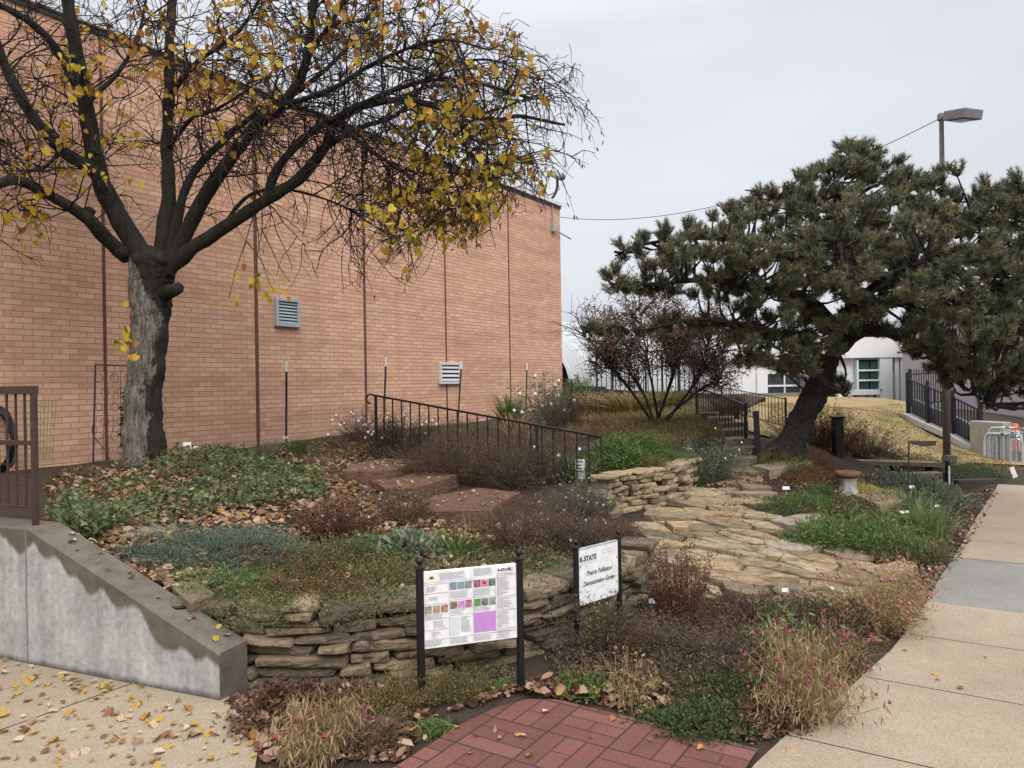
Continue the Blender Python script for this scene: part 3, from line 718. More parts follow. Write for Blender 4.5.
mb=MB(); mb.bar(rail(-.005),rail(1.0),.032,hd=.022); 
dd=nrm(A-B); mb.tube(catmull([A+dd*0,A+dd*.07+[0,0,.004],A+dd*.12+[0,0,-.05],A+dd*.09+[0,0,-.12],A+dd*.05+[0,0,-.10]],9),.011,6)
worldmesh(mb,'top_rail',black,hr)
for t in (0.012,.755):
    p=rail(t); mb=MB(); zb=float(GR(p[:1],p[1:2])[0])-.1; mb.bar([p[0],p[1],zb],p,.034); worldmesh(mb,'post',black,hr)
mb=MB(); lo=np.array([0,0,-.66]); mb.bar(rail(.755)+[0,0,-.62],rail(1)+[0,0,-.60],.016); worldmesh(mb,'bottom_rail',black,hr)
nb=22
for k in range(1,nb+1):
    t=k/nb*.99+.01
    if abs(t-.755)<.02: continue
    p=rail(t); zb=p[2]-(.61 if t>.755 else .80); mb=MB(); mb.bar([p[0],p[1],zb],p,.0165); worldmesh(mb,'baluster',black,hr)
# ================================================================ garden steps beyond the path, and their railing
gs=empty('stone_steps',(*hit(738,462)[:2],.45),0,'rough brown stone steps leading up beside the black railing to the pine','steps')
brst=stonemat('brown_ledge_stone',[(.10,.075,.06),(.15,.115,.09),(.20,.16,.12)],.2,6)
for k,(x0,x1,y,Yd,h) in enumerate(((722,757,467,9.75,.10),(723,757,458,10.1,.12),(725,756,448,10.5,.12),(722,742,437,11.3,.10),(717,745,430,11.9,.1),(708,732,424,12.5,.1),(700,716,418,13.2,.08))):
    a=P(x0,y,Yd);b=P(x1,y,Yd+.1); mb=MB(); q=[tuple(a[:2]),tuple(b[:2]),(b[0]+.2,b[1]+.5),(a[0]+.15,a[1]+.5)]
    slab(mb,q,lambda x,y_,z=a[2]+h:np.full(len(x),z),h+.12,r.random(),300+k,.01); worldmesh(mb,'step',[brst],gs)
def railing(name,label,pa,pb,h,nbal,posts,group=None,rw=.03,bal=.012,rails=(1.,.12),pm=black,endpost=None):
    """pa,pb ground points of the two ends"""
    pa,pb=np.array(pa,float),np.array(pb,float); t0=empty(name,pa,0,label,'railing',group); up=np.array([0,0,1.])
    for f in rails:
        mb=MB(); mb.bar(pa+up*h*f,pb+up*h*f,rw,hd=rw*.7); worldmesh(mb,'rail',pm,t0)
    for f in posts:
        p=pa+(pb-pa)*f; mb=MB(); mb.bar(p-up*.1,p+up*(h+.02),rw*1.35); worldmesh(mb,'post',pm,t0)
    for k in range(1,nbal):
        p=pa+(pb-pa)*k/nbal; mb=MB(); mb.bar(p+up*h*rails[-1],p+up*h,bal); worldmesh(mb,'baluster',pm,t0)
    return t0
a=P(697,423,14); b=P(746,452,10.6)
t0=railing('stair_railing','black iron railing with a wide flat newel beside the brown stone steps',a,b,.66,17,(0,1))
nb0=P(759,468,10.1); mb=MB(); mb.bar(nb0-[0,0,.05],nb0+[-.03,0,.76],.035,hd=.07); worldmesh(mb,'newel',mat('satin_black',(.02,.022,.024),.35),t0)
a=P(722,412,15.5); b=P(786,430,12.2)
railing('stair_railing','thin black iron railing farther back, partly hidden behind the pine trunk',a,b,.5,22,(0,1),bal=.009,rw=.02)
# ================================================================ signs
def signpost(mb_,x,h,rad,m,root):
    mb=MB(); mb.tube([(x,0,-.1),(x,0,h-.0)],rad,14); mb.box((x,0,h+.004),(rad*2.2,rad*2.2,.012),bev=.003)
    p=mb.build('post',m,root,smooth=False)
    mb=MB(); mb.tube([(x,0,h),(x,0,h+.02)],rad*.45,10); mb.ball((x,0,h+.02+rad*.85),rad*.95,nu=14,nv=10); f=mb.build('finial',m,root,smooth=True)
ink=mat('sign_ink',(.04,.035,.05),.6); purple=mat('purple_ink',(.05,.015,.10),.6); greyink=mat('grey_ink',(.42,.42,.44),.6)
def text(body,size,x,z,y,m,parent,name='lettering',shear=0.,align='LEFT',bold=0.,squash=1.):
    c=bpy.data.curves.new(name,'FONT'); c.body=body; c.size=size; c.shear=shear; c.align_x=align; c.extrude=.0004; c.offset=bold
    o=bpy.data.objects.new(name,c); C.objects.link(o); o.parent=parent; o.location=(x,y,z); o.rotation_euler=(R(90),0,0); o.scale=(squash,1,1); c.materials.append(m)
    bpy.context.view_layer.update(); me=bpy.data.meshes.new_from_object(o.evaluated_get(bpy.context.evaluated_depsgraph_get())); n_=link(name,me,parent); n_.location=o.location; n_.rotation_euler=o.rotation_euler; n_.scale=o.scale; bpy.data.objects.remove(o); return n_
def sign(label,pa,pb,hpost,rad,z0,z1,shape,name='garden_sign'):
    pa,pb=np.array(pa),np.array(pb); d=pb-pa; wdt=np.linalg.norm(d[:2]); ang=math.atan2(d[1],d[0])
    root=empty(name,(pa[0],pa[1],0),ang,label,'sign')
    for x in (0,wdt): signpost(None,x,hpost,rad,black,root)
    x0,x1=rad*.8,wdt-rad*.8
    return root,x0,x1
pa=P(421.5,690,3.85); pb=P(521,690,4.02)
root,x0,x1=sign('white interpretive panel with small plant photos, fixed between two black posts',pa,pb,.672,.0205,.262,.655,None,'interpretive_sign')
z0,z1=.262,.655; Wd,Hd=x1-x0,z1-z0
mb=MB(); mb.box(((x0+x1)/2,0,(z0+z1)/2),(Wd,.012,Hd),bev=.002); panel=mb.build('panel',white,root)
yf=-.0075
def rect(s0,t0,s1,t1,m,name,lift=0.,parent=panel):
    mb=MB(); a=(x0+s0*Wd,z1-t0*Hd); b=(x0+s1*Wd,z1-t1*Hd)
    mb.box(((a[0]+b[0])/2,yf-lift,(a[1]+b[1])/2),(abs(b[0]-a[0]),.002,abs(a[1]-b[1]))); return mb.build(name,m,parent)
def photomat(name,c1,c2,c3=None): return noisemat(name,c1,c2,55,.5,0,c3=c3)
for k,(s,t,cs) in enumerate([(.275,.17,((.12,.17,.18),(.30,.35,.36))),(.355,.17,((.16,.24,.30),(.30,.40,.44))),(.435,.17,((.15,.22,.20),(.32,.38,.36))),(.53,.17,((.10,.06,.07),(.42,.16,.24))),(.61,.17,((.62,.12,.26),(.70,.42,.48))),(.69,.17,((.02,.07,.05),(.20,.28,.20))),
  (.01,.45,((.10,.18,.06),(.42,.42,.28))),(.095,.45,((.25,.20,.12),(.50,.42,.36))),(.18,.45,((.28,.10,.07),(.48,.36,.26))),(.275,.42,((.09,.04,.04),(.40,.28,.20))),(.355,.42,((.38,.14,.42),(.66,.46,.66))),(.435,.42,((.34,.05,.16),(.58,.30,.36))),(.53,.42,((.06,.20,.05),(.18,.34,.14))),(.61,.42,((.02,.03,.03),(.40,.42,.38))),(.69,.42,((.10,.10,.11),(.42,.42,.44)))]):
    rect(s,t,s+.072,t+.095,photomat('printed_photo_%d'%k,*cs),'printed_photo')
fl=MB(); fc=(x0+.645*Wd,z1-.217*Hd)
for a in range(10):
    an=a*math.pi/5; fl.ball((fc[0]+.006*math.cos(an),yf-.0015,fc[1]+.006*math.sin(an)),.0042,nu=6,nv=4,sc_=(1,.2,1))
fl.build('printed_flower',mat('deep_pink',(.40,.02,.10),.6),panel)
em=MB()
for a in range(9):
    an=a*math.pi/8; em.ball((x0+.085*Wd+.013*math.cos(an),yf,z1-.095*Hd+.011*math.sin(an)),.006,nu=6,nv=4,sc_=(1,.2,1))
em.build('emblem',mat('emblem_yellow',(.72,.60,.22),.6),panel)
em=MB(); em.ball((x0+.085*Wd,yf-.001,z1-.085*Hd),.009,nu=12,nv=6,sc_=(1.1,.2,.7)); em.build('emblem',ink,panel)
pink=rect(.525,.60,.76,.86,noisemat('violet_print',(.50,.24,.58),(.55,.28,.62),30,.5,0),'violet_box')
rect(.27,.62,.375,.85,mat('pale_blue_print',(.62,.66,.70),.5),'pale_box')
rule=mat('rule_grey',(.35,.35,.37),.6)
mb=MB()
for s0,s1,t in [(.0,.52,.145),(.0,.26,.17),(.77,.99,.14),(0,.26,.29),(0,.26,.43),(.27,.76,.40),(0,.26,.62),(0,.26,.76),(.27,.51,.60),(0,1,.885),(.77,1,.42),(.77,1,.60),(.77,1,.85)]:
    mb.box((x0+(s0+s1)/2*Wd,yf,z1-t*Hd),((s1-s0)*Wd,.0016,.0009))
for s in (.265,.52,.765): mb.box((x0+s*Wd,yf,z1-.57*Hd),(.0008,.0015,.82*Hd))
mb.build('printed_rules',rule,panel)
mb=MB(); rr=np.random.default_rng(2)
def para(s0,s1,t0,t1,dt=.0125):
    t=t0
    while t<t1:
        e_=s1-rr.uniform(0,.03)*(1 if rr.random()<.8 else 3); s=s0
        while s<e_-.008:
            l=rr.uniform(.008,.028); l=min(l,e_-s); mb.box((x0+(s+l/2)*Wd,yf+.0002,z1-t*Hd),(l*Wd,.0012,.0021)); s+=l+.006
        t+=dt
for a in [(.17,.45,.035,.125),(.53,.75,.025,.12),(.03,.14,.20,.27),(.06,.15,.32,.38),(.01,.2,.56,.61),(.10,.22,.65,.74),(.09,.19,.79,.87),(.01,.2,.90,.97),(.28,.48,.29,.39),(.53,.72,.29,.39),(.28,.46,.53,.59),(.53,.72,.53,.59),(.39,.5,.63,.84),(.28,.47,.90,.97),(.53,.73,.90,.97),(.78,.92,.16,.4),(.78,.94,.44,.58),(.78,.92,.62,.83),(.78,.93,.87,.97),(.78,.97,.11,.13)]: para(*a)
mb.build('small_print',greyink,panel)
mb=MB(); para(.54,.65,.70,.83); para(.54,.74,.62,.66,.016); mb.build('small_print',mat('violet_ink',(.25,.06,.36),.6),panel)
text('K-STATE',.019,x0+.79*Wd,z1-.085*Hd,yf-.0005,purple,panel,bold=.0006)
mb=MB(); para(.91,.98,.045,.085); mb.build('small_print',greyink,panel)
pa=P(577.5,654,4.52); pb=P(620,640,4.80)
root,x0,x1=sign('small white plaque with italic garden title, between black ball-topped posts',pa,pb,.618,.0175,.25,.6,None,'garden_sign')
z1=.602; z0=.27; Wd,Hd=x1-x0,z1-z0
from_poly=[(x0,z1),(x1,z1),(x1,z0+.02),(x1-.02,z0),(x0+.02,z0),(x0,z0+.02)]
def prism(poly,ya,yb):
    n=len(poly); V=[(a,ya,b) for a,b in poly]+[(a,yb,b) for a,b in poly]; me=bpy.data.meshes.new('panel')
    me.from_pydata(V,[],[list(range(n))[::-1],list(range(n,2*n))]+[[i,(i+1)%n,n+(i+1)%n,n+i] for i in range(n)]); me.update(); return me
me=prism(from_poly,-.006,.006); me.materials.append(white); panel=link('panel',me,root)
mb=MB(); mb.box(((x0+x1)/2,0,z1+.004),(Wd,.016,.008)); mb.build('frame_strip',galv,root)
yf=-.0075
text('K-STATE',.044,x0+.03*Wd,z1-.075,yf,purple,panel,bold=.0012,squash=.92)
mb=MB(); rr=np.random.default_rng(5); para(.62,.95,.10,.19,.05); para(.05,.5,.26,.29,.04); mb.build('small_print',greyink,panel)
text('Prairie Pollinator',.041,(x0+x1)/2+.004,z1-.165,yf,ink,panel,shear=.35,align='CENTER',squash=.86,bold=.0003)
text('Demonstration Garden',.041,(x0+x1)/2,z1-.224,yf,ink,panel,shear=.35,align='CENTER',squash=.76,bold=.0003)
mb=MB()
for x in (x0+.016,x1-.016):
    for z in (z1-.10,z1-.25): mb.ball((x,-.007,z),.0045,nu=8,nv=4)
mb.build('screw',ink,panel)
# ================================================================ fence posts, trellises, hose by the brick wall
tlabels=['straight green metal post topped white with a clip, in grass clumps by the wall','green metal post with white tip standing behind the top end of the handrail','leaning green metal post with white tip just right of the pale wall vent','green metal post with white tip behind the feathery white-flowered bush','dark metal post standing past the building corner before the white greenhouse']
def tpost(px0,py0,px1,py1,Yd,label,clipm):
    top=P(px0,py0,Yd); bot=P(px1,py1,Yd); bot[2]-=.15; r0=empty('metal_stake',bot,0,label,'stake','white-tipped metal stakes along the brick wall')
    d=nrm(top-bot); L_=np.linalg.norm(top-bot); mb=MB(); z=bot+d*(L_-.15)
    mb.bar(bot,z,.034,hd=.008); mb.bar(bot,z,.008,hd=.03); worldmesh(mb,'shaft',greenmetal,r0)
    mb=MB(); mb.bar(z,top,.034,hd=.009); mb.bar(z,top,.009,hd=.03); worldmesh(mb,'tip',white,r0)
    if clipm: mb=MB(); mb.bar(bot+d*.3+[-.05,-.02,0],bot+d*.3+[.03,-.02,0],.03); worldmesh(mb,'clip',white,r0)
for a,l,c_ in zip([(286.5,361,286,448,10.8),(386,357,383,436,12.4),(461.5,361,457,428,14.3),(527,363,525.5,418,16.3),(571,371,571.5,425,14.2)],tlabels,[1,0,0,0,0]): tpost(*a,l,c_)
def onplane_wire(t,Yd,segs,rad,m,name='wire_frame'):
    mb=MB()
    for s in segs: mb.tube([P(x,y,Yd) for x,y in s],rad,5,cap=False)
    return worldmesh(mb,name,m,t)
tr=empty('metal_trellis',P(96,470,8.6),0,'rusty metal trellis with ring pattern leaning by the wall left of the tree','trellis')
onplane_wire(tr,8.6,[[(95.5,364),(93,471)],[(130,366),(128,471)]],.011,brownmetal,'frame'); onplane_wire(tr,8.6,[[(95.5,364.5),(131,366)],[(93,467),(128,467)]],.008,brownmetal,'crossbar')
def ringpts(cx,cy,rd): return [(cx+rd*math.cos(a),cy+rd*math.sin(a)) for a in np.linspace(0,2*math.pi,13)]
seg=[]
for row in range(7):
    for cx in ((105,121) if row%2 else (98.5,114.5,128)): seg.append(ringpts(cx,378+row*14.5,4.1))
onplane_wire(tr,8.6,seg,.0035,brownmetal,'ring_pattern')
onplane_wire(tr,8.6,[[(114.5,366),(113.5,380)],[(114.5,390),(113.6,405)],[(113.6,418),(113,432)],[(105,370),(103,466)],[(121,370),(120,466)]],.003,brownmetal,'wire')
onplane_wire(tr,8.58,[catmull([(95,420),(92,430),(95,438),(103,447),(108,455),(112,467)],10)],.006,brownmetal,'bent_rod')
gw=empty('wire_support',P(48,462,8.0),0,'green wire plant support tapering downward, behind the brown railing','plant support')
onplane_wire(gw,8.0,[[(22+2*k*1.9+ (0),400.5),(25+2*k*1.5,463)] for k in range(10)]+[[(20,400.5),(58,400.5)],[(21,425.5),(55,425.5)],[(22,441),(54,441)],[(23,449),(53,449)],[(24,456),(52,456)],[(22,412),(56,412)]],.0032,greenwire)
hz=empty('garden_hose',P(-6,445,8.25),0,'black rubber garden hose coiled against the brick wall behind the railing','hose')
mb=MB()
for k in range(6):
    rd=.27+.025*(k%3); mb.tube([P(-8,440,8.2+.03*k)+np.array([rd*.8*math.cos(a),.02*math.sin(3*a+k),rd*1.2*math.sin(a)]) for a in np.linspace(0,2*math.pi,28)],.016,7,cap=False)
mb.tube(catmull([P(8,412,8.1),P(14,430,8.1),P(16,452,8.0),P(11,466,7.9),P(2,464,7.8)],16),.016,7); worldmesh(mb,'coil',rubber,hz,True)
mb=MB(); mb.box(P(-8,420,8.38),(.12,.1,.4),bev=.01); worldmesh(mb,'bracket',galv,hz)
# ================================================================ street light and cable
base=P(947,466,13.0)
lp=empty('street_lamp',base,0,'tall tapered street lamp whose head rises above the pine','street lamp')
polem=noisemat('bronze_pole',(.075,.065,.06),(.11,.10,.095),4,.5,.05)
mb=MB(); top=P(941.3,117,13.0); mb.tube([base+[0,0,-.2],base+(top-base)*.33,top],[.062,.058,.036],12); worldmesh(mb,'pole',polem,lp,True)
mb=MB(); mb.box(base+[.03,-.02,.12],(.18,.16,.15),bev=.015); worldmesh(mb,'base_cover',polem,lp)
hm=noisemat('grey_lamp_housing',(.16,.16,.17),(.21,.21,.22),5,.5,.05)
mb=MB(); a=P(939,116,13.0); b=P(954,115.5,12.9); mb.bar(a,b,.09,hd=.07); mb.box(P(941.3,117,13.0),(.10,.10,.12),bev=.01); worldmesh(mb,'arm',hm,lp)
a=P(952,117,12.9); b=P(974,113.5,12.5); d=nrm(b-a); sdv=nrm(np.cross(d,(0,0,1))); up=np.cross(sdv,d); rotm=np.stack([d,-sdv,up],1)
mb=MB(); mb.box((a+b)/2,(np.linalg.norm(b-a),.40,.16),rotm,bev=.012); h0=worldmesh(mb,'lamp_head',hm,lp)
mb=MB(); mb.box((a+b)/2-up*.078,(np.linalg.norm(b-a)*.7,.26,.02),rotm); mb.build('lens',noisemat('lamp_glass',(.10,.10,.11),(.16,.16,.17),9,.2,0),h0,off=np.array(lp.location))
cab=MB(); e0=P(559,217,19.3); e1=P(939,119,13.0); cab.tube([e0+(e1-e0)*t-np.array([0,0,4*.62*t*(1-t)]) for t in np.linspace(0,1,30)],.007,5)
tag(cab.build('overhead_cable',rubber),'thin black cable sagging from the brick building to the street lamp','cable')
# ================================================================ far fence, kerb, end wall, stacked barriers
fcol=mat('blue_black_metal',(.013,.015,.022),.4)
pts=[P(908,414,20.5),P(928,424,19.6),P(953,435,18.9),P(981,451,18.0)]
fe=empty('picket_fence',pts[0],0,'black metal picket fence running down the lawn edge toward the barriers','fence')
up=np.array([0,0,1.]); H_=.98
for a,b in zip(pts[:-1],pts[1:]):
    for f in (H_-.03,.10): mb=MB(); mb.bar(a+up*f,b+up*f,.04,hd=.035); worldmesh(mb,'rail',fcol,fe)
    n=int(np.linalg.norm(b-a)/.105)
    for k in range(1,n): p=a+(b-a)*k/n; mb=MB(); mb.bar(p+up*.1,p+up*(H_+.0),.022); worldmesh(mb,'picket',fcol,fe)
for p in pts: mb=MB(); mb.bar(p-up*.1,p+up*(H_+.1),.075); mb.ball(p+up*(H_+.12),.045,nu=8,nv=4); worldmesh(mb,'post',fcol,fe)
pts2=[P(909,413,20.6),P(912,409,23),P(945,405,24.5)]
fe2=empty('picket_fence',pts2[0],0,'black picket fence set farther back, running level before the grey building','fence')
for a,b in zip(pts2[:-1],pts2[1:]):
    for f in (1.05,.12): mb=MB(); mb.bar(a+up*f,b+up*f,.04,hd=.035); worldmesh(mb,'rail',fcol,fe2)
    n=int(np.linalg.norm(b-a)/.16)
    for k in range(1,n): p=a+(b-a)*k/n; mb=MB(); mb.bar(p+up*.1,p+up*1.2,.022); worldmesh(mb,'picket',fcol,fe2)
kerbm=noisemat('pale_kerb',(.36,.34,.31),(.46,.44,.41),2,.85,.2)
mb=MB()
for a,b in zip(pts[:-1],pts[1:]):
    mb.bar(a+np.array([.05,0,-.04]),b+np.array([.05,0,-.04]),.42,hd=.14)
tag(mb.build('kerb',kerbm),kind='structure')
drm=noisemat('ramp_concrete',(.15,.145,.14),(.20,.195,.19),2,.9,.2)
mb=MB(); rp=[pts[0]+[.3,.2,-.7],pts[-1]+[.3,.2,-1.0],pts[-1]+[5,2.,-1.3],pts[0]+[7,3,-.9]]; mb.add(rp,[[0,1,2,3]]); tag(mb.build('service_ramp',drm),kind='structure')
mb=MB(); V4=[]
for p in pts: V4+= [p+[.16,.05,-.6],p+[.16,.05,.42]]
V4=np.array(V4); 
for k in range(3): mb.bar((V4[2*k]+V4[2*k+1])/2,(V4[2*k+2]+V4[2*k+3])/2,.12,hd=1.0)
tag(mb.build('fence_wall',noisemat('grey_block_wall',(.12,.12,.125),(.16,.16,.165),3,.9,.1)),'low dark grey wall directly behind the sloping picket fence','wall')
mb=MB(); c0=P(990.5,444,17.6); mb.box(c0,(.28,.9,1.05),np.array(Matrix.Rotation(.25,3,'Z')),bev=.02); mb.box(P(984,443,18.0),(.2,.5,.86),bev=.01)
tag(mb.build('end_wall',noisemat('tan_grey_concrete',(.27,.25,.21),(.34,.315,.27),3,.9,.2)),'squat tan-grey concrete wall end at the foot of the picket fence','wall')
bl=[ 'galvanised barrier frame nearest the squat concrete wall end','second galvanised barrier frame from the concrete wall end','third galvanised barrier frame, in the middle of the leaning row','fourth galvanised barrier frame, just below the orange cone','rightmost galvanised barrier frame, cut by the photo edge']
for k,(px,tz) in enumerate(((1001,434),(1006,428),(1011,433),(1016,437),(1022,432))):
    p=P(px,466+k*1.2,16.9-.06*k); zt_=P(px,tz,16.9)[2]-p[2]
    bt=empty('crowd_barrier',p,R(-55),bl[k],'barrier','galvanised barriers stacked at the lawn edge'); hw=.12+.02*k
    mb=MB(); mb.tube(catmull([(-hw-.2,0,-.3),(-hw-.2,0,zt_*.85),(-hw,0,zt_),(hw+.1,0,zt_),(hw+.3,0,zt_*.88),(hw+.3,0,-.3)],18),.03,6); mb.build('frame',galv,bt,True)
    for j in range(5): mb=MB(); x=-hw-.1+j*(2*hw+.3)/4; mb.bar((x,0,-.3),(x,0,zt_-.04),.022); mb.build('bar',galv,bt)
cn=P(1015,436,17.6); cone=empty('traffic_cone',cn+[0,0,-.35],0,'faded orange-red traffic cone poking up behind the galvanised barriers','cone')
mb=MB(); mb.lathe((0,0,0),[(.2,0),(.2,.04),(.16,.045),(.07,.62),(.05,.64),(.0,.64)],16); mb.build('body',mat('cone_orange',(.62,.10,.06),.5),cone,True)
mb=MB(); mb.lathe((0,0,0),[(.132,.26),(.102,.43)],16); mb.build('band',white,cone)
# ================================================================ distant buildings
rend=mat('white_render',(.72,.72,.715),.7)
wb=empty('white_building',P(800,398,36),0,'long low white building with green glazing on the crest behind the pine','building')
def fb(mb,x0,y0,x1,y1,Yd,dep,back=0,bev=0): 
    a=P(x0,y0,Yd);b=P(x1,y1,Yd); mb.box(((a[0]+b[0])/2,Yd+dep/2,(a[2]+b[2])/2),(abs(b[0]-a[0]),dep,abs(a[2]-b[2]))); return mb
def wp(name,m,rects,parent=wb):
    mb=MB(); [fb(mb,*q) for q in rects]; return worldmesh(mb,name,m,parent)
wp('wall',rend,[(716,352,905,402,36.4,8)])
wp('fascia',rend,[(712,328,908,357,36.0,9)])
wp('roof_edge',galv,[(710,324.5,909,328,35.8,9)])
for q_ in [(880,357,893,402,36.05,.5),(895,357,899.5,402,36.15,.4),(901,357,905,402,36.1,.4),(757,372,768,396,36.1,.4),(718,372,757,396,36.2,.3)]: wp('pilaster',rend,[q_])
glass=mat('green_glass',(.03,.075,.065),.12,spec=.6); dglass=mat('dark_glass',(.03,.033,.035),.15,spec=.6)
wn1=wp('window',dk,[(857,360,881,390,36.3,.1)]); fr=mat('white_frame',(.72,.73,.73),.5)
for (x0_,y0_,x1_,y1_) in ((859,361.5,869,369.5),(859,371,869,379.5),(859,381,869,389.5),(870.5,361.5,880,369.5),(870.5,371,880,379.5),(870.5,381,880,389.5)):
    mb=MB(); fb(mb,x0_,y0_,x1_,y1_,36.25,.06); mb.build('pane',glass,wn1,off=np.array(wb.location))
mb=MB(); [fb(mb,*q) for q in [(857,360,859,391,36.1,.2),(857,369.6,881,370.9,36.12,.2),(857,379.6,881,380.9,36.12,.2),(855,389.6,882,391.5,36.05,.3)]]; mb.build('frame',fr,wn1,off=np.array(wb.location))
wn2=wp('window',dglass,[(768,374,800,397,36.2,.1)])
mb=MB(); [fb(mb,*q) for q in [(784,374,785.5,397,36.1,.1),(768,385,800,386.3,36.12,.1)]]; mb.build('frame',fr,wn2,off=np.array(wb.location))
wp('garage_opening',dk,[(822,376,838,399,36.2,.1)]); wp('canopy',galv,[(812,371,842,376,34.5,2.)]); wp('canopy_post',rend,[(838,372,842,400,34.6,.3)])
wp('planter',noisemat('pale_planter',(.45,.45,.45),(.6,.6,.6),4,.8,0),[(843,391,880,394.5,34.8,.8)]); wp('planter_leg',galv,[(846,394.5,848.5,399,35,.3),(857,394.5,859.5,399,35,.3),(868,394.5,870.5,399,35,.3),(876,394.5,878.5,399,35,.3)])
mb=MB(); fb(mb,722,394,812,401,33.5,.4); tag(mb.build('garden_wall',noisemat('brown_block',(.16,.145,.13),(.22,.20,.18),2,.9,.2)),'low brown block wall along the lawn crest before the white building','wall')
# grey building on the right
sid=mat('lilac_grey_siding',(.33,.32,.335),.7); t=NT(sid); s=t.n('ShaderNodeSeparateXYZ'); t.link(t.obj(),s.inputs[0])
f=t.math('FRACT',t.math('MULTIPLY',s.outputs[2],1/.3)); c=t.mix(t.math('LESS_THAN',f,.06),(.36,.335,.345),(.25,.235,.245)); c=t.mix(.4,c,t.ramp(t.noise(.8,5,t.obj()),[(.3,(.85,.85,.85)),(.7,(1.1,1.1,1.1))]),'MULTIPLY'); t.color(c)
a=P(903,400,34); b=P(1120,400,25.); d=nrm(np.array([b[0]-a[0],b[1]-a[1],0])); gb=empty('grey_building',(a[0],a[1],-2),math.atan2(d[1],d[0]),'large lilac-grey sided building beyond the picket fence','building')
Lb=np.linalg.norm((b-a)[:2]); mb=MB(); mb.box((Lb/2+2,5,3.0),(Lb+4,10,6.2)); mb.build('wall',sid,gb)
mb=MB(); mb.box((Lb/2+2,5,6.2),(Lb+4.3,10.3,.25)); mb.build('roof_edge',galv,gb)
mb=MB(); mb.box((2.3,-.05,5.3),(1.3,.1,.6),bev=.02); mb.build('wall_vent',dk,gb)
# greenhouse: half-barrel along u
poly_=mat('greenhouse_film',(.40,.415,.425),.5,spec=.2); t=NT(poly_); s=t.n('ShaderNodeSeparateXYZ'); t.link(t.obj(),s.inputs[0])
f=t.math('FRACT',t.math('DIVIDE',s.outputs[0],1.5)); c=t.mix(t.math('LESS_THAN',f,.03),(.415,.43,.44),(.27,.29,.30)); t.color(c)
ghx,ghy=uv(0,-10); gh=empty('greenhouse',(ghx,ghy,1.14),math.atan2(CU,SU),'white plastic-film hoop greenhouse with a black base rail','greenhouse')
prof=[(4.6-4.6*math.cos(a),2.75*math.sin(a)**.85) for a in np.linspace(0,math.pi,25)]
mb=MB(); V=[(x,y,z) for x in np.linspace(18.6,28.2,9) for y,z in prof]; F=[[i*25+j,(i+1)*25+j,(i+1)*25+j+1,i*25+j+1] for i in range(8) for j in range(24)]
mb.add(V,F); mb.build('cover',poly_,gh,True)
me=bpy.data.meshes.new('end_wall'); me.from_pydata([(28.2,y,z) for y,z in prof],[],[list(range(25))]); me.materials.append(poly_); link('end_wall',me,gh)
mb=MB(); mb.box((23.4,-.05,-.05),(9.8,.14,.32)); mb.build('base_rail',black,gh)
mb=MB(); mb.box((23.4,4.6,2.78),(9.7,.5,.12)); mb.build('ridge_cap',galv,gh)
for k in range(8):
    x=18.8+k*1.3; mb=MB(); mb.tube([(x,y-.0,z+.012) for y,z in prof[:14]],.018,5); mb.build('hoop',fr,gh)
pa_=P(597,391,21.5); pb_=P(694,396,21.9)
railing('walkway_railing','black railing of slim uprights in front of the white greenhouse',pa_,pb_,1.22,21,(0,.16,.33,.5,.67,.84,1),rails=(1.,.04),bal=.022,rw=.04)
mb=MB(); [mb.bar(P(560,391+.0,20.3),P(602,391,21.2),.3,hd=.25),mb.bar(P(600,395,21.3),P(720,399,22),.3,hd=.3)]
tag(mb.build('walkway_edge',mat('dark_timber',(.03,.028,.027),.8)),'dark timber walkway edge at the foot of the greenhouse','edging')
# ================================================================ trees
def grow(st, d, ln, K, jit, grav=0., up=0.):
    N=len(st); Pn=np.empty((N,K,3)); Pn[:,0]=st; d=nrm(d).copy()
    for k in range(1,K):
        d=d+rng.normal(size=(N,3))*jit; d[:,2]+=up-grav*(k/K)*2; d=nrm(d); Pn[:,k]=Pn[:,k-1]+d*(ln/(K-1))[:,None]
    return Pn
def children(Pn, n, tmin=.15, spread=.9, upb=0.):
    N,K,_=Pn.shape; a=rng.integers(0,N,n); t=rng.uniform(tmin,1,n)*(K-1.001); k=t.astype(int); f=(t-k)[:,None]
    p=Pn[a,k]*(1-f)+Pn[a,k+1]*f; tg=nrm(Pn[a,k+1]-Pn[a,k]); q=rng.normal(size=(n,3)); q-=tg*(q*tg).sum(1,keepdims=True)
    d=nrm(tg*(1-spread*.5)+nrm(q)*spread+np.array([0,0,upb])); return p,d
def proj(p):
    Y=np.maximum(p[:,1],.1); a=p[:,0]/Y*FPX; b=-(p[:,2]-CAMZ)/Y*FPX; c,s=math.cos(ROLL),math.sin(ROLL)
    return 512+a*c+b*s, 384-a*s+b*c
def taper(n,K,r0,r1): return np.broadcast_to(np.linspace(1,0,K)**.8,(n,K))*(np.asarray(r0)-r1)[...,None]+r1
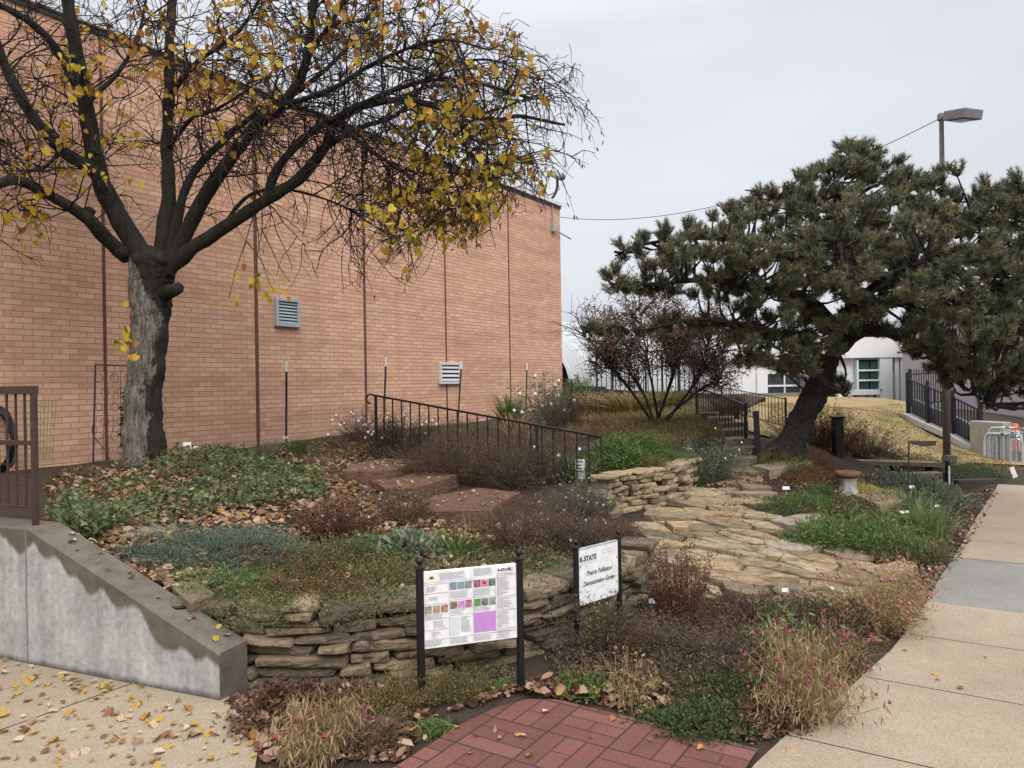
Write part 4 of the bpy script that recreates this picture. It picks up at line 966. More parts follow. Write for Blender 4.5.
# ---- bark
def barkmat(name,c1,c2,wet=None):
    m=mat(name,c1,.9); t=NT(m); v=t.obj(); mp=t.n('ShaderNodeMapping'); t.link(v,mp.inputs[0]); mp.inputs['Scale'].default_value=(1,1,.22)
    n=t.math('ADD',t.math('MULTIPLY',t.noise(22,7,mp.outputs[0],.7),.55),t.math('MULTIPLY',t.noise(70,4,v,.7),.45)); c=t.ramp(n,[(.38,c1),(.62,c2)])
    if wet:
        a=t.n('ShaderNodeAttribute',attribute_name='rnd').outputs['Fac']
        f=t.math('ADD',a,t.math('MULTIPLY',t.math('SUBTRACT',t.noise(9,7,v,.7),.5),.9)); f=t.n('ShaderNodeMapRange',{0:f,1:.46,2:.54}).outputs[0]
        c=t.mix(f,t.ramp(n,[(.40,wet[0]),(.5,wet[1]),(.62,wet[2])]),c)
    c=t.mix(.5,c,t.ramp(t.noise(5,4,v),[(.4,(1,1,1)),(.75,(1.2,1.35,.8))]),'MULTIPLY')
    t.color(c); t.bump(n,1.,.03); return m
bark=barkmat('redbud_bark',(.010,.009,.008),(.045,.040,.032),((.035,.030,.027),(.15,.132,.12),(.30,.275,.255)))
twigm=mat('dark_twig',(.022,.016,.017),.8)
tb=P(147,462,8.3)
rt=empty('redbud_tree',tb,0,'large spreading tree with gold leaves and dark bare twigs before the brick wall','tree')
def lim(pts,r0,r1,n=None):
    q=np.array([P(*a) for a in pts]); L_=np.linalg.norm(np.diff(q,axis=0),axis=1).sum(); n=n or max(8,int(L_/.09))
    c=catmull(q,n); t=np.linspace(0,1,n); return c, .9*(r0+(r1-r0)*t**.85)
limbs=[lim([(150,268,8.3),(125,228,8.25),(103,186,8.15),(93,150,8.05),(86,103,7.95),(76,50,7.8),(66,-10,7.7),(60,-70,7.6)],.135,.055),
 lim([(90,120,8.0),(84,100,7.95),(62,59,7.75),(40,30,7.6),(-4,3,7.4),(-60,-10,7.2)],.06,.03),
 lim([(112,205,8.2),(94,173,8.0),(62,150,7.8),(34,119,7.6),(12,81,7.45),(-4,40,7.3),(-20,-20,7.2)],.085,.04),
 lim([(128,258,8.25),(106,238,8.0),(84,216,7.75),(47,194,7.5),(16,180,7.3),(-14,188,7.1),(-60,196,6.9)],.09,.035),
 lim([(156,275,8.3),(164,232,8.34),(169,188,8.4),(167,150,8.45),(169,94,8.5),(170,31,8.5),(176,-40,8.5)],.10,.05),
 lim([(166,272,8.28),(186,234,8.26),(203,200,8.2),(225,166,8.1),(256,125,8.0),(281,106,7.9),(304,69,7.8),(312,19,7.7),(318,-50,7.6)],.10,.04),
 lim([(168,262,8.32),(176,226,8.36),(183,196,8.4),(197,168,8.45),(219,145,8.5),(250,118,8.6),(300,90,8.7),(345,50,8.7),(380,0,8.8)],.07,.02),
 lim([(165,272,8.3),(190,250,8.25),(219,231,8.2),(266,200,8.1),(300,178,8.05),(325,147,8.0),(336,121,8.0),(362,106,8.0),(406,100,8.0),(456,112,8.05),(494,120,8.1),(519,116,8.1),(565,125,8.2)],.095,.016),
 lim([(268,196,8.1),(274,176,8.05),(287,156,8.0),(312,131,7.9),(347,112,7.8),(384,94,7.7),(430,80,7.6),(480,84,7.5),(530,98,7.5)],.06,.014),
 lim([(300,84,7.85),(309,56,7.8),(340,8,7.7),(360,-40,7.7)],.04,.02),
 lim([(325,147,8.0),(360,128,8.3),(400,112,8.6),(440,70,8.8),(490,60,8.9),(540,80,9.0)],.04,.010),
 lim([(406,100,8.0),(450,130,7.8),(480,165,7.7),(500,195,7.7)],.03,.008),
 lim([(336,121,8.0),(370,150,7.8),(410,178,7.6),(440,215,7.6)],.035,.008),
 lim([(281,106,7.9),(330,90,7.5),(380,60,7.2),(440,40,7.0),(490,50,6.9)],.035,.010),
 lim([(219,231,8.2),(250,195,8.6),(290,190,8.8),(340,205,8.8),(380,230,8.8)],.03,.008),
 lim([(169,94,8.5),(200,60,8.3),(240,30,8.1),(270,-20,8.0)],.04,.015),
 lim([(168,150,8.45),(190,120,8.2),(215,110,8.0),(240,95,7.8),(262,80,7.7)],.03,.010),
 lim([(86,103,7.95),(120,70,8.1),(140,30,8.2),(150,-30,8.3)],.035,.012),
 lim([(62,150,7.8),(40,170,7.7),(10,165,7.6),(-30,140,7.5)],.025,.010)]
tk,tr_=lim([(147,474,8.3),(144,440,8.3),(143,400,8.3),(147,350,8.3),(150,310,8.3),(150,285,8.3),(153,262,8.3)],.27,.205,40)
NR=80; tk=catmull(tk,NR); zz_=np.linspace(0,1,NR); tr_=.178+.085*np.exp(-zz_*7)+.045*zz_**3
mb=MB(); S=44; V,F=tubes(tk[None],tr_[None],S); ctr=np.repeat(tk,S,0); nn=nrm(V-ctr)
lump=noise3(V,3,5)*.022+noise3(V*np.array([1,1,.35]),5,24)*.014+noise3(V*np.array([1,1,.45]),8,60)*.010+noise3(V,18,95)*.005+np.where(nn[:,0]>.35,.018*np.abs(noise3(V,77,30)),0)
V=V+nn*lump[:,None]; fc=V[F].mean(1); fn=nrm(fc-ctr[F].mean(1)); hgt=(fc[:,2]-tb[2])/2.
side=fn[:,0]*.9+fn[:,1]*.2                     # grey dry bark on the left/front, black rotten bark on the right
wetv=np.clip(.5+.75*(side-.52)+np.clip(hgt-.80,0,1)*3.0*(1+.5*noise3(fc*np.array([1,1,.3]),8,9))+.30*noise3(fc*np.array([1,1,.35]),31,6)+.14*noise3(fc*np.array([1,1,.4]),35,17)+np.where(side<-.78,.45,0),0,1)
mb.add(V,F,wetv)
for k,(c,r_) in enumerate(limbs):
    V,F=tubes(c[None],np.asarray(r_)[None],12); ct=np.repeat(c,12,0); V=V+nrm(V-ct)*(noise3(V,20+k,14)*np.repeat(r_,12)*.16+noise3(V,40+k,40)*.004)[:,None]; mb.add(V,F,1.)
for (px,py,Yd,rr_) in ((168,293,8.2,.085),(120,252,8.15,.085),(88,212,7.8,.06)):
    q_=MB(); q_.ball((0,0,0),rr_,1.,nu=18,nv=12,sc_=(1.1,1,.9)); V=q_.v[0]; V=V+nrm(V)*(noise3(V,int(px),22)*rr_*.28)[:,None]+P(px,py,Yd); mb.add(V,q_.f[4][0],1.)
mb.tube([P(168,292,8.15),P(174,290,8.1),P(178,288,8.0)],[.08,.07,.062],12,1.)
q_=MB(); q_.ball((0,0,0),.20,1.,nu=28,nv=18,sc_=(1.15,1.0,.8)); V=q_.v[0]; V=V+nrm(V)*(noise3(V,3,14)*.045+noise3(V,4,45)*.012)[:,None]+P(152,262,8.28); mb.add(V,q_.f[4][0],1.)
for k in range(34):    # ragged bark flakes low on the left side
    p=P(126+rng.normal()*3,418+rng.normal()*16,8.2); d=nrm(np.array([-1,-.2,-.8])+rng.normal(size=3)*.5); mb.add(*leafquads(p[None],d[None],sidev(d[None]),[rng.uniform(.03,.09)],[.035]),1.)
worldmesh(mb,'trunk',[bark],rt,True)
LP=[np.array([c[np.linspace(0,len(c)-1,12).astype(int)] for c,_ in limbs])][0]
wts=np.array([1,1,1,1,1,1.6,1.6,1.2,1.9,1.2,2.0,1.4,1.4,1.6,1.0,1.2,.8,.8,.6]); 
def child_w(n,tmin):
    a=rng.choice(len(limbs),n,p=wts/wts.sum()); t=rng.uniform(tmin,1,n)*10.99; k=t.astype(int); f=(t-k)[:,None]
    p=LP[a,k]*(1-f)+LP[a,k+1]*f; tg=nrm(LP[a,k+1]-LP[a,k]); q=rng.normal(size=(n,3)); q-=tg*(q*tg).sum(1,keepdims=True)
    return p,nrm(tg*.55+nrm(q)*.9+np.array([.05,-.05,.05]))
def keepwall(A):
    v=CU*A[...,0]-SU*A[...,1]; bad=np.maximum(-9.1-v,0)[...,None]; return A+bad*np.array([CU,-SU,0])
p,d=child_w(430,.28); l1=rng.uniform(.45,1.35,430); T1=keepwall(grow(p,d,l1,10,.16,.05,.02))
p,d=children(T1,2400,.15,.9); l2=rng.uniform(.2,.65,2400); T2=keepwall(grow(p,d,l2,7,.2,.10))
p,d=children(T2,4600,.1,.9,-.1); l3=rng.uniform(.10,.34,4600); T3=keepwall(grow(p,d,l3,5,.22,.12))
def cull(T):
    x,y=proj(T[:,-1]); ok=(x<606)&~((x>590)&(y<105))&~((y>300)&(x>60))&~((y>215)&(x>500))&~((x>430)&(y>250))&~((y>225)&(x<235)&(x>150))&~((x>520)&(y<50+.25*(x-520)))&~((x>470)&(y<20))
    return T[ok]
T1,T2,T3=cull(T1),cull(T2),cull(T3)
HT=np.array([catmull([P(*q) for q in pl_],9) for pl_ in ([(262,204,8.1),(262,230,8.0),(257,258,7.95),(259,286,7.95)],[(256,206,8.1),(246,240,8.0),(236,270,7.95),(229,299,7.95)],[(262,230,8.0),(272,250,7.95),(280,268,7.95),(290,282,7.9)],[(246,240,8.0),(262,262,7.95),(268,280,7.9),(275,292,7.9)])])
# hanging twigs below the right-hand limb
p,d=child_w(170,.3); k_=(proj(p)[0]>220)&(proj(p)[0]<440); p=p[k_]; T4=keepwall(grow(p,np.tile([.1,-.1,-1.],(len(p),1))+rng.normal(size=(len(p),3))*.5,rng.uniform(.5,1.2,len(p)),9,.2,.04)); T4=cull(T4)
p,d=children(T4,420,.2,.7,-.2); T5=cull(keepwall(grow(p,d,rng.uniform(.1,.35,420),5,.2,.1)))
mb=MB()
mb.add(*tubes(T1,taper(len(T1),10,rng.uniform(.006,.012,len(T1)),.003),5)); mb.add(*tubes(T2,taper(len(T2),7,rng.uniform(.0045,.007,len(T2)),.0022),4))
mb.add(*tubes(HT,taper(4,9,np.full(4,.006),.002),4)); mb.add(*tubes(T3,taper(len(T3),5,rng.uniform(.0028,.004,len(T3)),.0016),3)); mb.add(*tubes(T4,taper(len(T4),9,rng.uniform(.005,.007,len(T4)),.002),4)); mb.add(*tubes(T5,taper(len(T5),5,rng.uniform(.003,.004,len(T5)),.0016),3))
worldmesh(mb,'twigs',[twigm],rt)
# leaves in the patches that still hold them
pts=np.concatenate([T2[:,3:].reshape(-1,3),T3[:,1:].reshape(-1,3),T1[:,4:].reshape(-1,3)]); x,y=proj(pts)
dens=np.zeros(len(x))
for cx,cy,rx,ry,a in [(200,50,120,60,.55),(95,75,50,45,.5),(450,140,46,60,.75),(440,215,48,35,1.0),(480,60,55,45,.5),(490,165,50,30,.75),(30,205,65,60,.5),(90,150,45,50,.6),(330,20,70,30,.35),(240,80,70,40,.5),(120,250,20,20,.2),(500,120,30,70,.5),(390,20,60,30,.35),(395,190,40,25,.5),(530,180,18,20,.4)]:
    dens=np.maximum(dens,a*np.exp(-(((x-cx)/rx)**2+((y-cy)/ry)**2)*1.1))
dens=np.maximum(dens,.008)
k_=rng.random(len(x))<dens*.12; lp_=pts[k_]
for cx,cy,n in ((131,296,1),(128,340,3),(131,350,2),(258,284,3),(230,297,2),(275,290,1),(289,281,1),(240,262,1)): lp_=np.vstack([lp_,np.array([P(cx+rng.normal()*3,cy+rng.normal()*6,8.0) for _ in range(n)])])
lp_=np.repeat(lp_,3,0)+rng.normal(size=(3*len(lp_),3))*.05; n=len(lp_)
def heartleaves(p, axis, side, size, cup):
    """round heart-shaped leaves, 9-corner fan in two halves"""
    prof=np.array([(0,.05),(.10,-.10),(.33,-.13),(.52,.08),(.50,.40),(.30,.76),(0,1.)])
    nn=np.cross(axis,side); V=[]; 
    for sg in (1,-1):
        for a,b in prof: V.append(p+axis*(b*size)[:,None]+side*(sg*a*size)[:,None]+nn*(abs(a)*cup*size)[:,None]-nn*(b*b*.25*cup*size)[:,None])
    V=np.stack(V,1).reshape(-1,3); i=np.arange(n_:=len(p))[:,None]*14; h=np.arange(7)
    return V,np.concatenate([i+h[None],i+7+h[::-1][None]])
ax=nrm(rng.normal(size=(n,3))*.45+[0,0,-1]); sdn=sidev(ax); sz=rng.uniform(.035,.085,n)*rng.uniform(.85,1.1,n)
V,F=heartleaves(lp_,ax,sdn,sz,rng.uniform(-.2,.7,n))
px_,py_=proj(lp_); tone=np.clip(rng.normal(.45,.2,n)+np.where(py_>150,.12,0)-np.where((py_<95)&(px_>130),.13,0),0,1)
redbudleaf=leafmat('gold_leaf',[(.22,.09,.035),(.38,.18,.06),(.50,.28,.06),(.62,.42,.045),(.62,.47,.05),(.48,.42,.06),(.27,.29,.06)],.35)
link('leaves',mk(V-tb,F,redbudleaf,np.r_[tone,tone]),rt)
# seed pods near the tips on the right
pts=T3[:,-1]; x,y=proj(pts); k_=(x>330)&(rng.random(len(x))<np.where(x>500,.5,.12)); p=np.repeat(pts[k_],2,0); n=len(p); d=nrm(rng.normal(size=(n,3))*.3+[0,0,-1])
V,F=leafquads(p+rng.normal(size=p.shape)*.02,d,sidev(d),rng.uniform(.05,.09,n),rng.uniform(.014,.02,n)); tag(link('seed_pods',mk(V-tb,F,mat('dry_pod',(.06,.035,.03),.8)),rt),kind='stuff')
# ---- pine
pinebark=noisemat('black_pine_bark',(.005,.004,.004),(.05,.042,.037),13,.95,1.,26,.06,c3=(.016,.013,.012))
pb=P(792,442,10.0); pn=empty('pine_tree',pb,0,'wide dark pine with a leaning black trunk and flat branch tiers','tree')
plim=[lim([(786,457,10.),(793,440,10.),(805,412,10.),(820,383,10.),(833,355,10.),(846,320,10.),(855,285,10.),(860,240,10.),(862,200,10.),(863,150,10.)],.35,.03),
 lim([(832,362,10.),(800,345,9.9),(770,330,9.7),(730,322,9.5),(690,320,9.4),(640,330,9.6),(590,328,9.8)],.07,.012),
 lim([(840,330,10.),(815,306,9.7),(780,290,9.5),(745,284,9.4),(700,280,9.4),(655,284,9.6),(618,286,9.7)],.13,.025),
 lim([(836,350,10.),(860,333,9.7),(890,333,9.4),(920,346,9.2),(955,362,9.),(1000,366,8.8),(1040,380,8.7)],.15,.03),
 lim([(845,318,10.),(880,305,9.6),(930,300,9.2),(980,290,9.),(1040,270,8.9)],.11,.03),
 lim([(855,285,10.),(810,262,9.6),(760,245,9.5),(700,238,9.6),(640,245,9.8),(615,256,9.9)],.08,.02),
 lim([(857,265,10.),(900,245,9.7),(950,232,9.5),(1000,210,9.4),(1035,190,9.4)],.08,.02),
 lim([(860,230,10.),(820,205,9.8),(780,195,9.7),(745,190,9.7)],.05,.015),
 lim([(861,215,10.),(900,195,10.),(935,178,10.1),(955,160,10.2)],.045,.012),
 lim([(850,300,10.),(850,270,9.3),(845,250,8.8),(840,240,8.5)],.07,.02),
 lim([(848,310,10.),(880,280,9.2),(910,265,8.7),(930,262,8.4)],.07,.02),
 lim([(840,340,10.),(800,310,10.6),(750,270,11.2),(720,240,11.6)],.07,.02),
 lim([(850,300,10.),(900,280,10.8),(950,260,11.4),(990,240,11.8)],.07,.02),
 lim([(838,352,10.),(846,372,9.8),(842,392,9.6)],.035,.01),
 lim([(920,346,9.2),(950,378,9.1),(965,388,9.1),(988,404,9.1)],.02,.006)]
mb=MB()
for k,(c,r_) in enumerate(plim):
    S_=14 if k else 30
    r_=np.asarray(r_)*.72
    if k==0: c=catmull(c[::2],110); r_=np.interp(np.linspace(0,1,len(c)),[0,.12,.36,.5,1],[.245,.185,.135,.075,.02])
    V,F=tubes(c[None],r_[None],S_); ct=np.repeat(c,S_,0); V=V+nrm(V-ct)*(noise3(V,k,9)*np.repeat(r_,S_)*.14+noise3(V*np.array([1,1,.5]),60+k,34)*np.minimum(.022,.2*np.repeat(r_,S_))+noise3(V,90+k,80)*np.minimum(.012,.1*np.repeat(r_,S_)))[:,None]; mb.add(V,F)
worldmesh(mb,'trunk',[pinebark],pn,True)
crown=[(612,250),(625,236),(640,226),(655,230),(672,210),(690,216),(712,206),(728,190),(745,178),(760,188),(785,180),(800,158),(815,166),(835,148),(850,134),(866,138),(880,130),(892,148),(905,146),(912,160),(928,170),(945,158),(956,153),(962,166),(948,184),(965,190),(985,176),(1000,183),(1012,170),(1030,178),(1075,165),(1080,402),(1011,396),(976,396),(946,386),(917,360),(892,341),(867,332),(838,341),(823,362),(803,378),(768,371),(734,362),(719,334),(743,318),(724,299),(694,297),(650,293),(612,284),(611,274),(640,268),(622,262)]
gaps=[(764,272,15,8),(771,302,17,9),(794,291,11,7),(700,264,13,4),(868,285,15,7),(893,308,13,8),(830,302,12,8),(655,269,12,4),(925,318,12,5),(740,296,12,5),(900,165,10,5),(838,182,10,4),(930,190,12,5),(690,285,12,4)]
allL=np.concatenate([c for c,_ in plim]); lx,ly=proj(allL); SH=[];SD=[];TW=[];BR=[]; ccs=[]; tries=0
cp=np.array(crown,float); cpn=np.roll(cp,-1,0)
def edged(q):
    d=cpn-cp; t=np.clip(((q-cp)*d).sum(1)/(d*d).sum(1),0,1); return np.linalg.norm(cp+d*t[:,None]-q,axis=1).min()
while len(ccs)<860 and tries<16000:
    tries+=1; q=np.array([rng.uniform(606,1075),rng.uniform(130,402)])
    if not inpoly(q[:1],q[1:],crown)[0]: continue
    if any(((q[0]-a)/b_)**2+((q[1]-c_)/d_)**2<1 for a,c_,b_,d_ in gaps): continue
    ed=edged(q)
    if ed<2.5: continue
    T=min(1.5,.15+ed/42.); Yd=9.75-(.25 if q[0]>900 else 0)+T*rng.uniform(-1,.9)
    if any(abs(Yd-c_[2])<.24 and math.hypot(q[0]-c_[0],q[1]-c_[1])<9 for c_ in ccs): continue
    ccs.append((q[0],q[1],Yd))
for (cx,cy) in [(612,326),(600,329),(622,331),(590,327),(640,330),(655,326),(845,388),(842,378),(985,402),(614,286),(626,287),(640,290),(660,320),(675,317),(690,322),(705,316),(720,322),(700,326),(735,328),(668,326),(745,312),(615,268),(606,274)]: ccs.append((cx,cy,9.75))
for (cx,cy,Yd) in [(815,350,9.3),(803,360,9.3),(828,338,9.3),(842,326,9.2),(788,362,9.4),(822,324,9.3),(806,340,9.4),(795,350,9.4),(855,318,9.2),(772,362,9.4),(835,350,9.4),(812,368,9.4)]: ccs.append((cx,cy,Yd))
for cx,cy,Yd in ccs:
    c=P(cx,cy,Yd); cost=((allL-c)**2).sum(1)+np.where(ly<cy-6,.5,0); near=allL[int(np.argmin(cost))]
    out=nrm((c-near)+np.array([0,0,.05])+rng.normal(size=3)*.05); n=int(rng.integers(11,18)); sz=rng.uniform(.11,.18)
    q=nrm(rng.normal(size=(n,3))+out*.7+np.array([0,0,.45])); p=c+q*np.array([1,1,.62])*sz*rng.uniform(.45,1.05,(n,1))
    d=nrm(q*.8+np.array([0,0,.55])+out*.25+rng.normal(size=(n,3))*.25); SH.append(p);SD.append(d)
    hub=c-out*sz*.7; TW.append(np.stack([np.broadcast_to(hub,(n,3)),(hub+p)/2+rng.normal(size=(n,3))*.012,p-d*.05,p],1))
    L_=np.linalg.norm(hub-near)
    if L_<1.3: BR.append(catmull([near,near+(hub-near)*.5+np.array([0,0,-.08*L_])+rng.normal(size=3)*.05,hub],6))
SH=np.concatenate(SH);SD=np.concatenate(SD);TW=np.concatenate(TW)
mb=MB(); mb.add(*tubes(TW,np.broadcast_to(np.array([.008,.006,.005,.004]),(len(TW),4)),4)); BR=np.array(BR); mb.add(*tubes(BR,np.broadcast_to(np.linspace(.022,.008,6),(len(BR),6)),5)); worldmesh(mb,'twigs',[pinebark],pn)
K=52; p=np.repeat(SH,K,0); d0=np.repeat(SD,K,0); n=len(p); back=rng.random(n)[:,None]*.15
d=nrm(d0*rng.uniform(.35,1.1,(n,1))+nrm(rng.normal(size=(n,3)))*.9+np.array([0,0,.18])); base=p-d0*back
Ln=rng.uniform(.05,.08,n)[:,None]; s_=sidev(d)*.0034
V=np.stack([base+s_,base-s_,base+d*Ln],1).reshape(-1,3); F=np.arange(3*n).reshape(n,3)
tone=np.repeat(rng.normal(.50,.26,len(SH)),K)+rng.normal(size=n)*.14+np.where(rng.random(n)<.03,.5,0)
needle=leafmat('pine_needle',[(.044,.066,.042),(.082,.114,.070),(.130,.160,.094),(.195,.21,.125),(.26,.235,.13),(.28,.18,.09)],.15,.5)
link('needles',mk(V-pb,F,needle,np.clip(tone,0,1)),pn)
# ---- brown-leaved multi-stem shrub
bb=P(658,428,12.2); bs=empty('shrub_tree',bb,0,'brown-leaved multi-stem small tree forking low in front of the greenhouse','tree')
st=[]
for (tx,ty,dy) in ((585,330,0),(610,322,.3),(640,315,-.3),(662,310,.5),(690,318,-.4),(715,330,.2),(735,350,-.2),(700,352,.5),(625,352,.6),(675,335,-.7),(720,372,.6),(598,352,-.3),(650,340,.9)):
    e=P(tx,ty,12.2+dy); m1=bb+(e-bb)*.35+np.array([(e[0]-bb[0])*.05,0,.10]); st.append(catmull([bb+np.array([rng.normal()*.06,rng.normal()*.06,-.05]),m1,bb+(e-bb)*.7+np.array([0,0,.05]),e],14))
st=np.array(st); wob=np.cumsum(rng.normal(size=st.shape)*.022,1)*np.linspace(0,1,14)[None,:,None]; st=st+wob; mains=[0,2,4,6,8,10]; ci=[k for k in range(len(st)) if k not in mains]
for k in ci:
    m_=min(mains,key=lambda q:abs(st[q,-1,0]-st[k,-1,0])); j_=int(rng.integers(4,7)); st[k]=catmull(np.array([st[m_,j_],(st[m_,j_]*.55+st[k,-1]*.45)+rng.normal(size=3)*.04,st[k,-1]]),14)
mb=MB(); mb.add(*tubes(st,np.broadcast_to(np.linspace(.026,.007,14),(len(st),14)),7))
p,d=children(st,300,.4,.8,.25); A1=grow(p,d,rng.uniform(.3,.7,300),8,.15,0,.04); p,d=children(A1,2200,.1,.8,.1); A2=grow(p,d,rng.uniform(.12,.35,2200),5,.2)
mb.add(*tubes(A1,taper(300,8,np.full(300,.009),.003),4)); mb.add(*tubes(A2,taper(2200,5,np.full(2200,.004),.002),3)); worldmesh(mb,'stems',[mat('brown_bark',(.03,.022,.020),.85)],bs)
pts=np.concatenate([A2[:,1:].reshape(-1,3),A1[:,4:].reshape(-1,3)]); x,y=proj(pts); pts=pts[(y<388)&(x>578)]; pts=pts[(x[(y<388)&(x>578)]>588)&(rng.random(len(pts))<.95)]; pts=np.repeat(pts,2,0)+rng.normal(size=(2*len(pts),3))*.03; n=len(pts)
d=rdir(n,-.3); V,F=leafquads(pts,d,sidev(d),rng.uniform(.03,.055,n),rng.uniform(.016,.028,n),.2)
brownleaf=leafmat('brown_leaf',[(.065,.040,.030),(.12,.072,.05),(.175,.108,.07),(.23,.145,.09),(.30,.20,.12)],.2); link('leaves',mk(V-bb,F,brownleaf,np.clip(rng.normal(.45,.25,n),0,1)),bs)
# ================================================================ plants
MT={}
def M(k):
    if k in MT: return MT[k]
    pal=dict(green=[(.035,.06,.018),(.065,.105,.03),(.10,.15,.05),(.16,.19,.07)], dkgreen=[(.02,.035,.014),(.04,.062,.024),(.06,.09,.035),(.09,.11,.05)],
     ltgreen=[(.07,.11,.04),(.12,.175,.065),(.19,.24,.10),(.27,.29,.15)], bluegreen=[(.045,.066,.046),(.078,.11,.080),(.115,.15,.112),(.18,.21,.155)],
     sage=[(.06,.075,.05),(.11,.13,.085),(.17,.19,.13),(.26,.26,.18)], brown=[(.035,.025,.016),(.075,.054,.033),(.125,.092,.055),(.21,.16,.10)],
     dkbrown=[(.025,.018,.014),(.05,.036,.027),(.085,.062,.045),(.14,.105,.075)], redbrown=[(.035,.018,.013),(.075,.036,.025),(.12,.062,.040),(.18,.11,.065)],
     straw=[(.17,.11,.055),(.28,.195,.10),(.38,.28,.155),(.48,.37,.23)], yellow=[(.16,.15,.03),(.30,.25,.06),(.40,.33,.09),(.46,.40,.15)], olive=[(.05,.05,.018),(.10,.09,.03),(.15,.13,.045),(.22,.17,.07)],
     purplebrown=[(.035,.026,.021),(.07,.052,.041),(.115,.088,.068),(.19,.15,.12)], orange=[(.085,.045,.02),(.15,.082,.036),(.21,.13,.06),(.28,.20,.10)], vinca=[(.03,.045,.02),(.055,.08,.033),(.085,.115,.05),(.13,.15,.075),(.20,.19,.08)], mixed=[(.045,.07,.025),(.10,.12,.045),(.14,.10,.05),(.12,.05,.03),(.2,.15,.09)],
     lavender=[(.22,.19,.30),(.32,.28,.42),(.42,.39,.52),(.5,.48,.58)], stemgreen=[(.05,.06,.025),(.10,.11,.05)], stembrown=[(.045,.028,.02),(.10,.065,.042)], stemred=[(.06,.018,.012),(.13,.045,.028)], stemstraw=[(.22,.14,.06),(.4,.28,.14)],
     litter=[(.06,.028,.017),(.14,.066,.035),(.25,.135,.075),(.35,.22,.14),(.45,.33,.24),(.40,.27,.06)], ltlitter=[(.20,.10,.05),(.33,.20,.12),(.46,.33,.23),(.55,.43,.33),(.46,.30,.05),(.30,.14,.06)], dklitter=[(.03,.015,.012),(.075,.032,.022),(.13,.062,.04),(.22,.13,.09),(.34,.23,.17)], white=[(.6,.6,.6),(.8,.8,.8)])[k]
    br=1.0 if k in ('straw','white','lavender','litter','ltlitter','stemstraw','ltgreen') else 1.3
    MT[k]=leafmat(k+'_foliage',[tuple(min(.8,c*br) for c in q) for q in pal],.2); return MT[k]
headmesh={}
def flowerhead(col):
    if col in headmesh: return headmesh[col]
    mb=MB(); mb.ball((0,0,0),1,nu=9,nv=6); me=mb.mesh([mat('flower_'+col,dict(pink=(.30,.035,.075),magenta=(.28,.045,.10),palepink=(.40,.13,.15),white=(.78,.78,.74),lav=(.36,.33,.42),dried=(.20,.12,.08))[col],.8)],True)
    co_=np.empty(len(me.vertices)*3); me.vertices.foreach_get('co',co_); co_=co_.reshape(-1,3); co_*=(1+.13*np.random.default_rng(1).normal(size=(len(co_),1))); me.vertices.foreach_set('co',co_.ravel().astype(np.float32)); headmesh[col]=me; return me
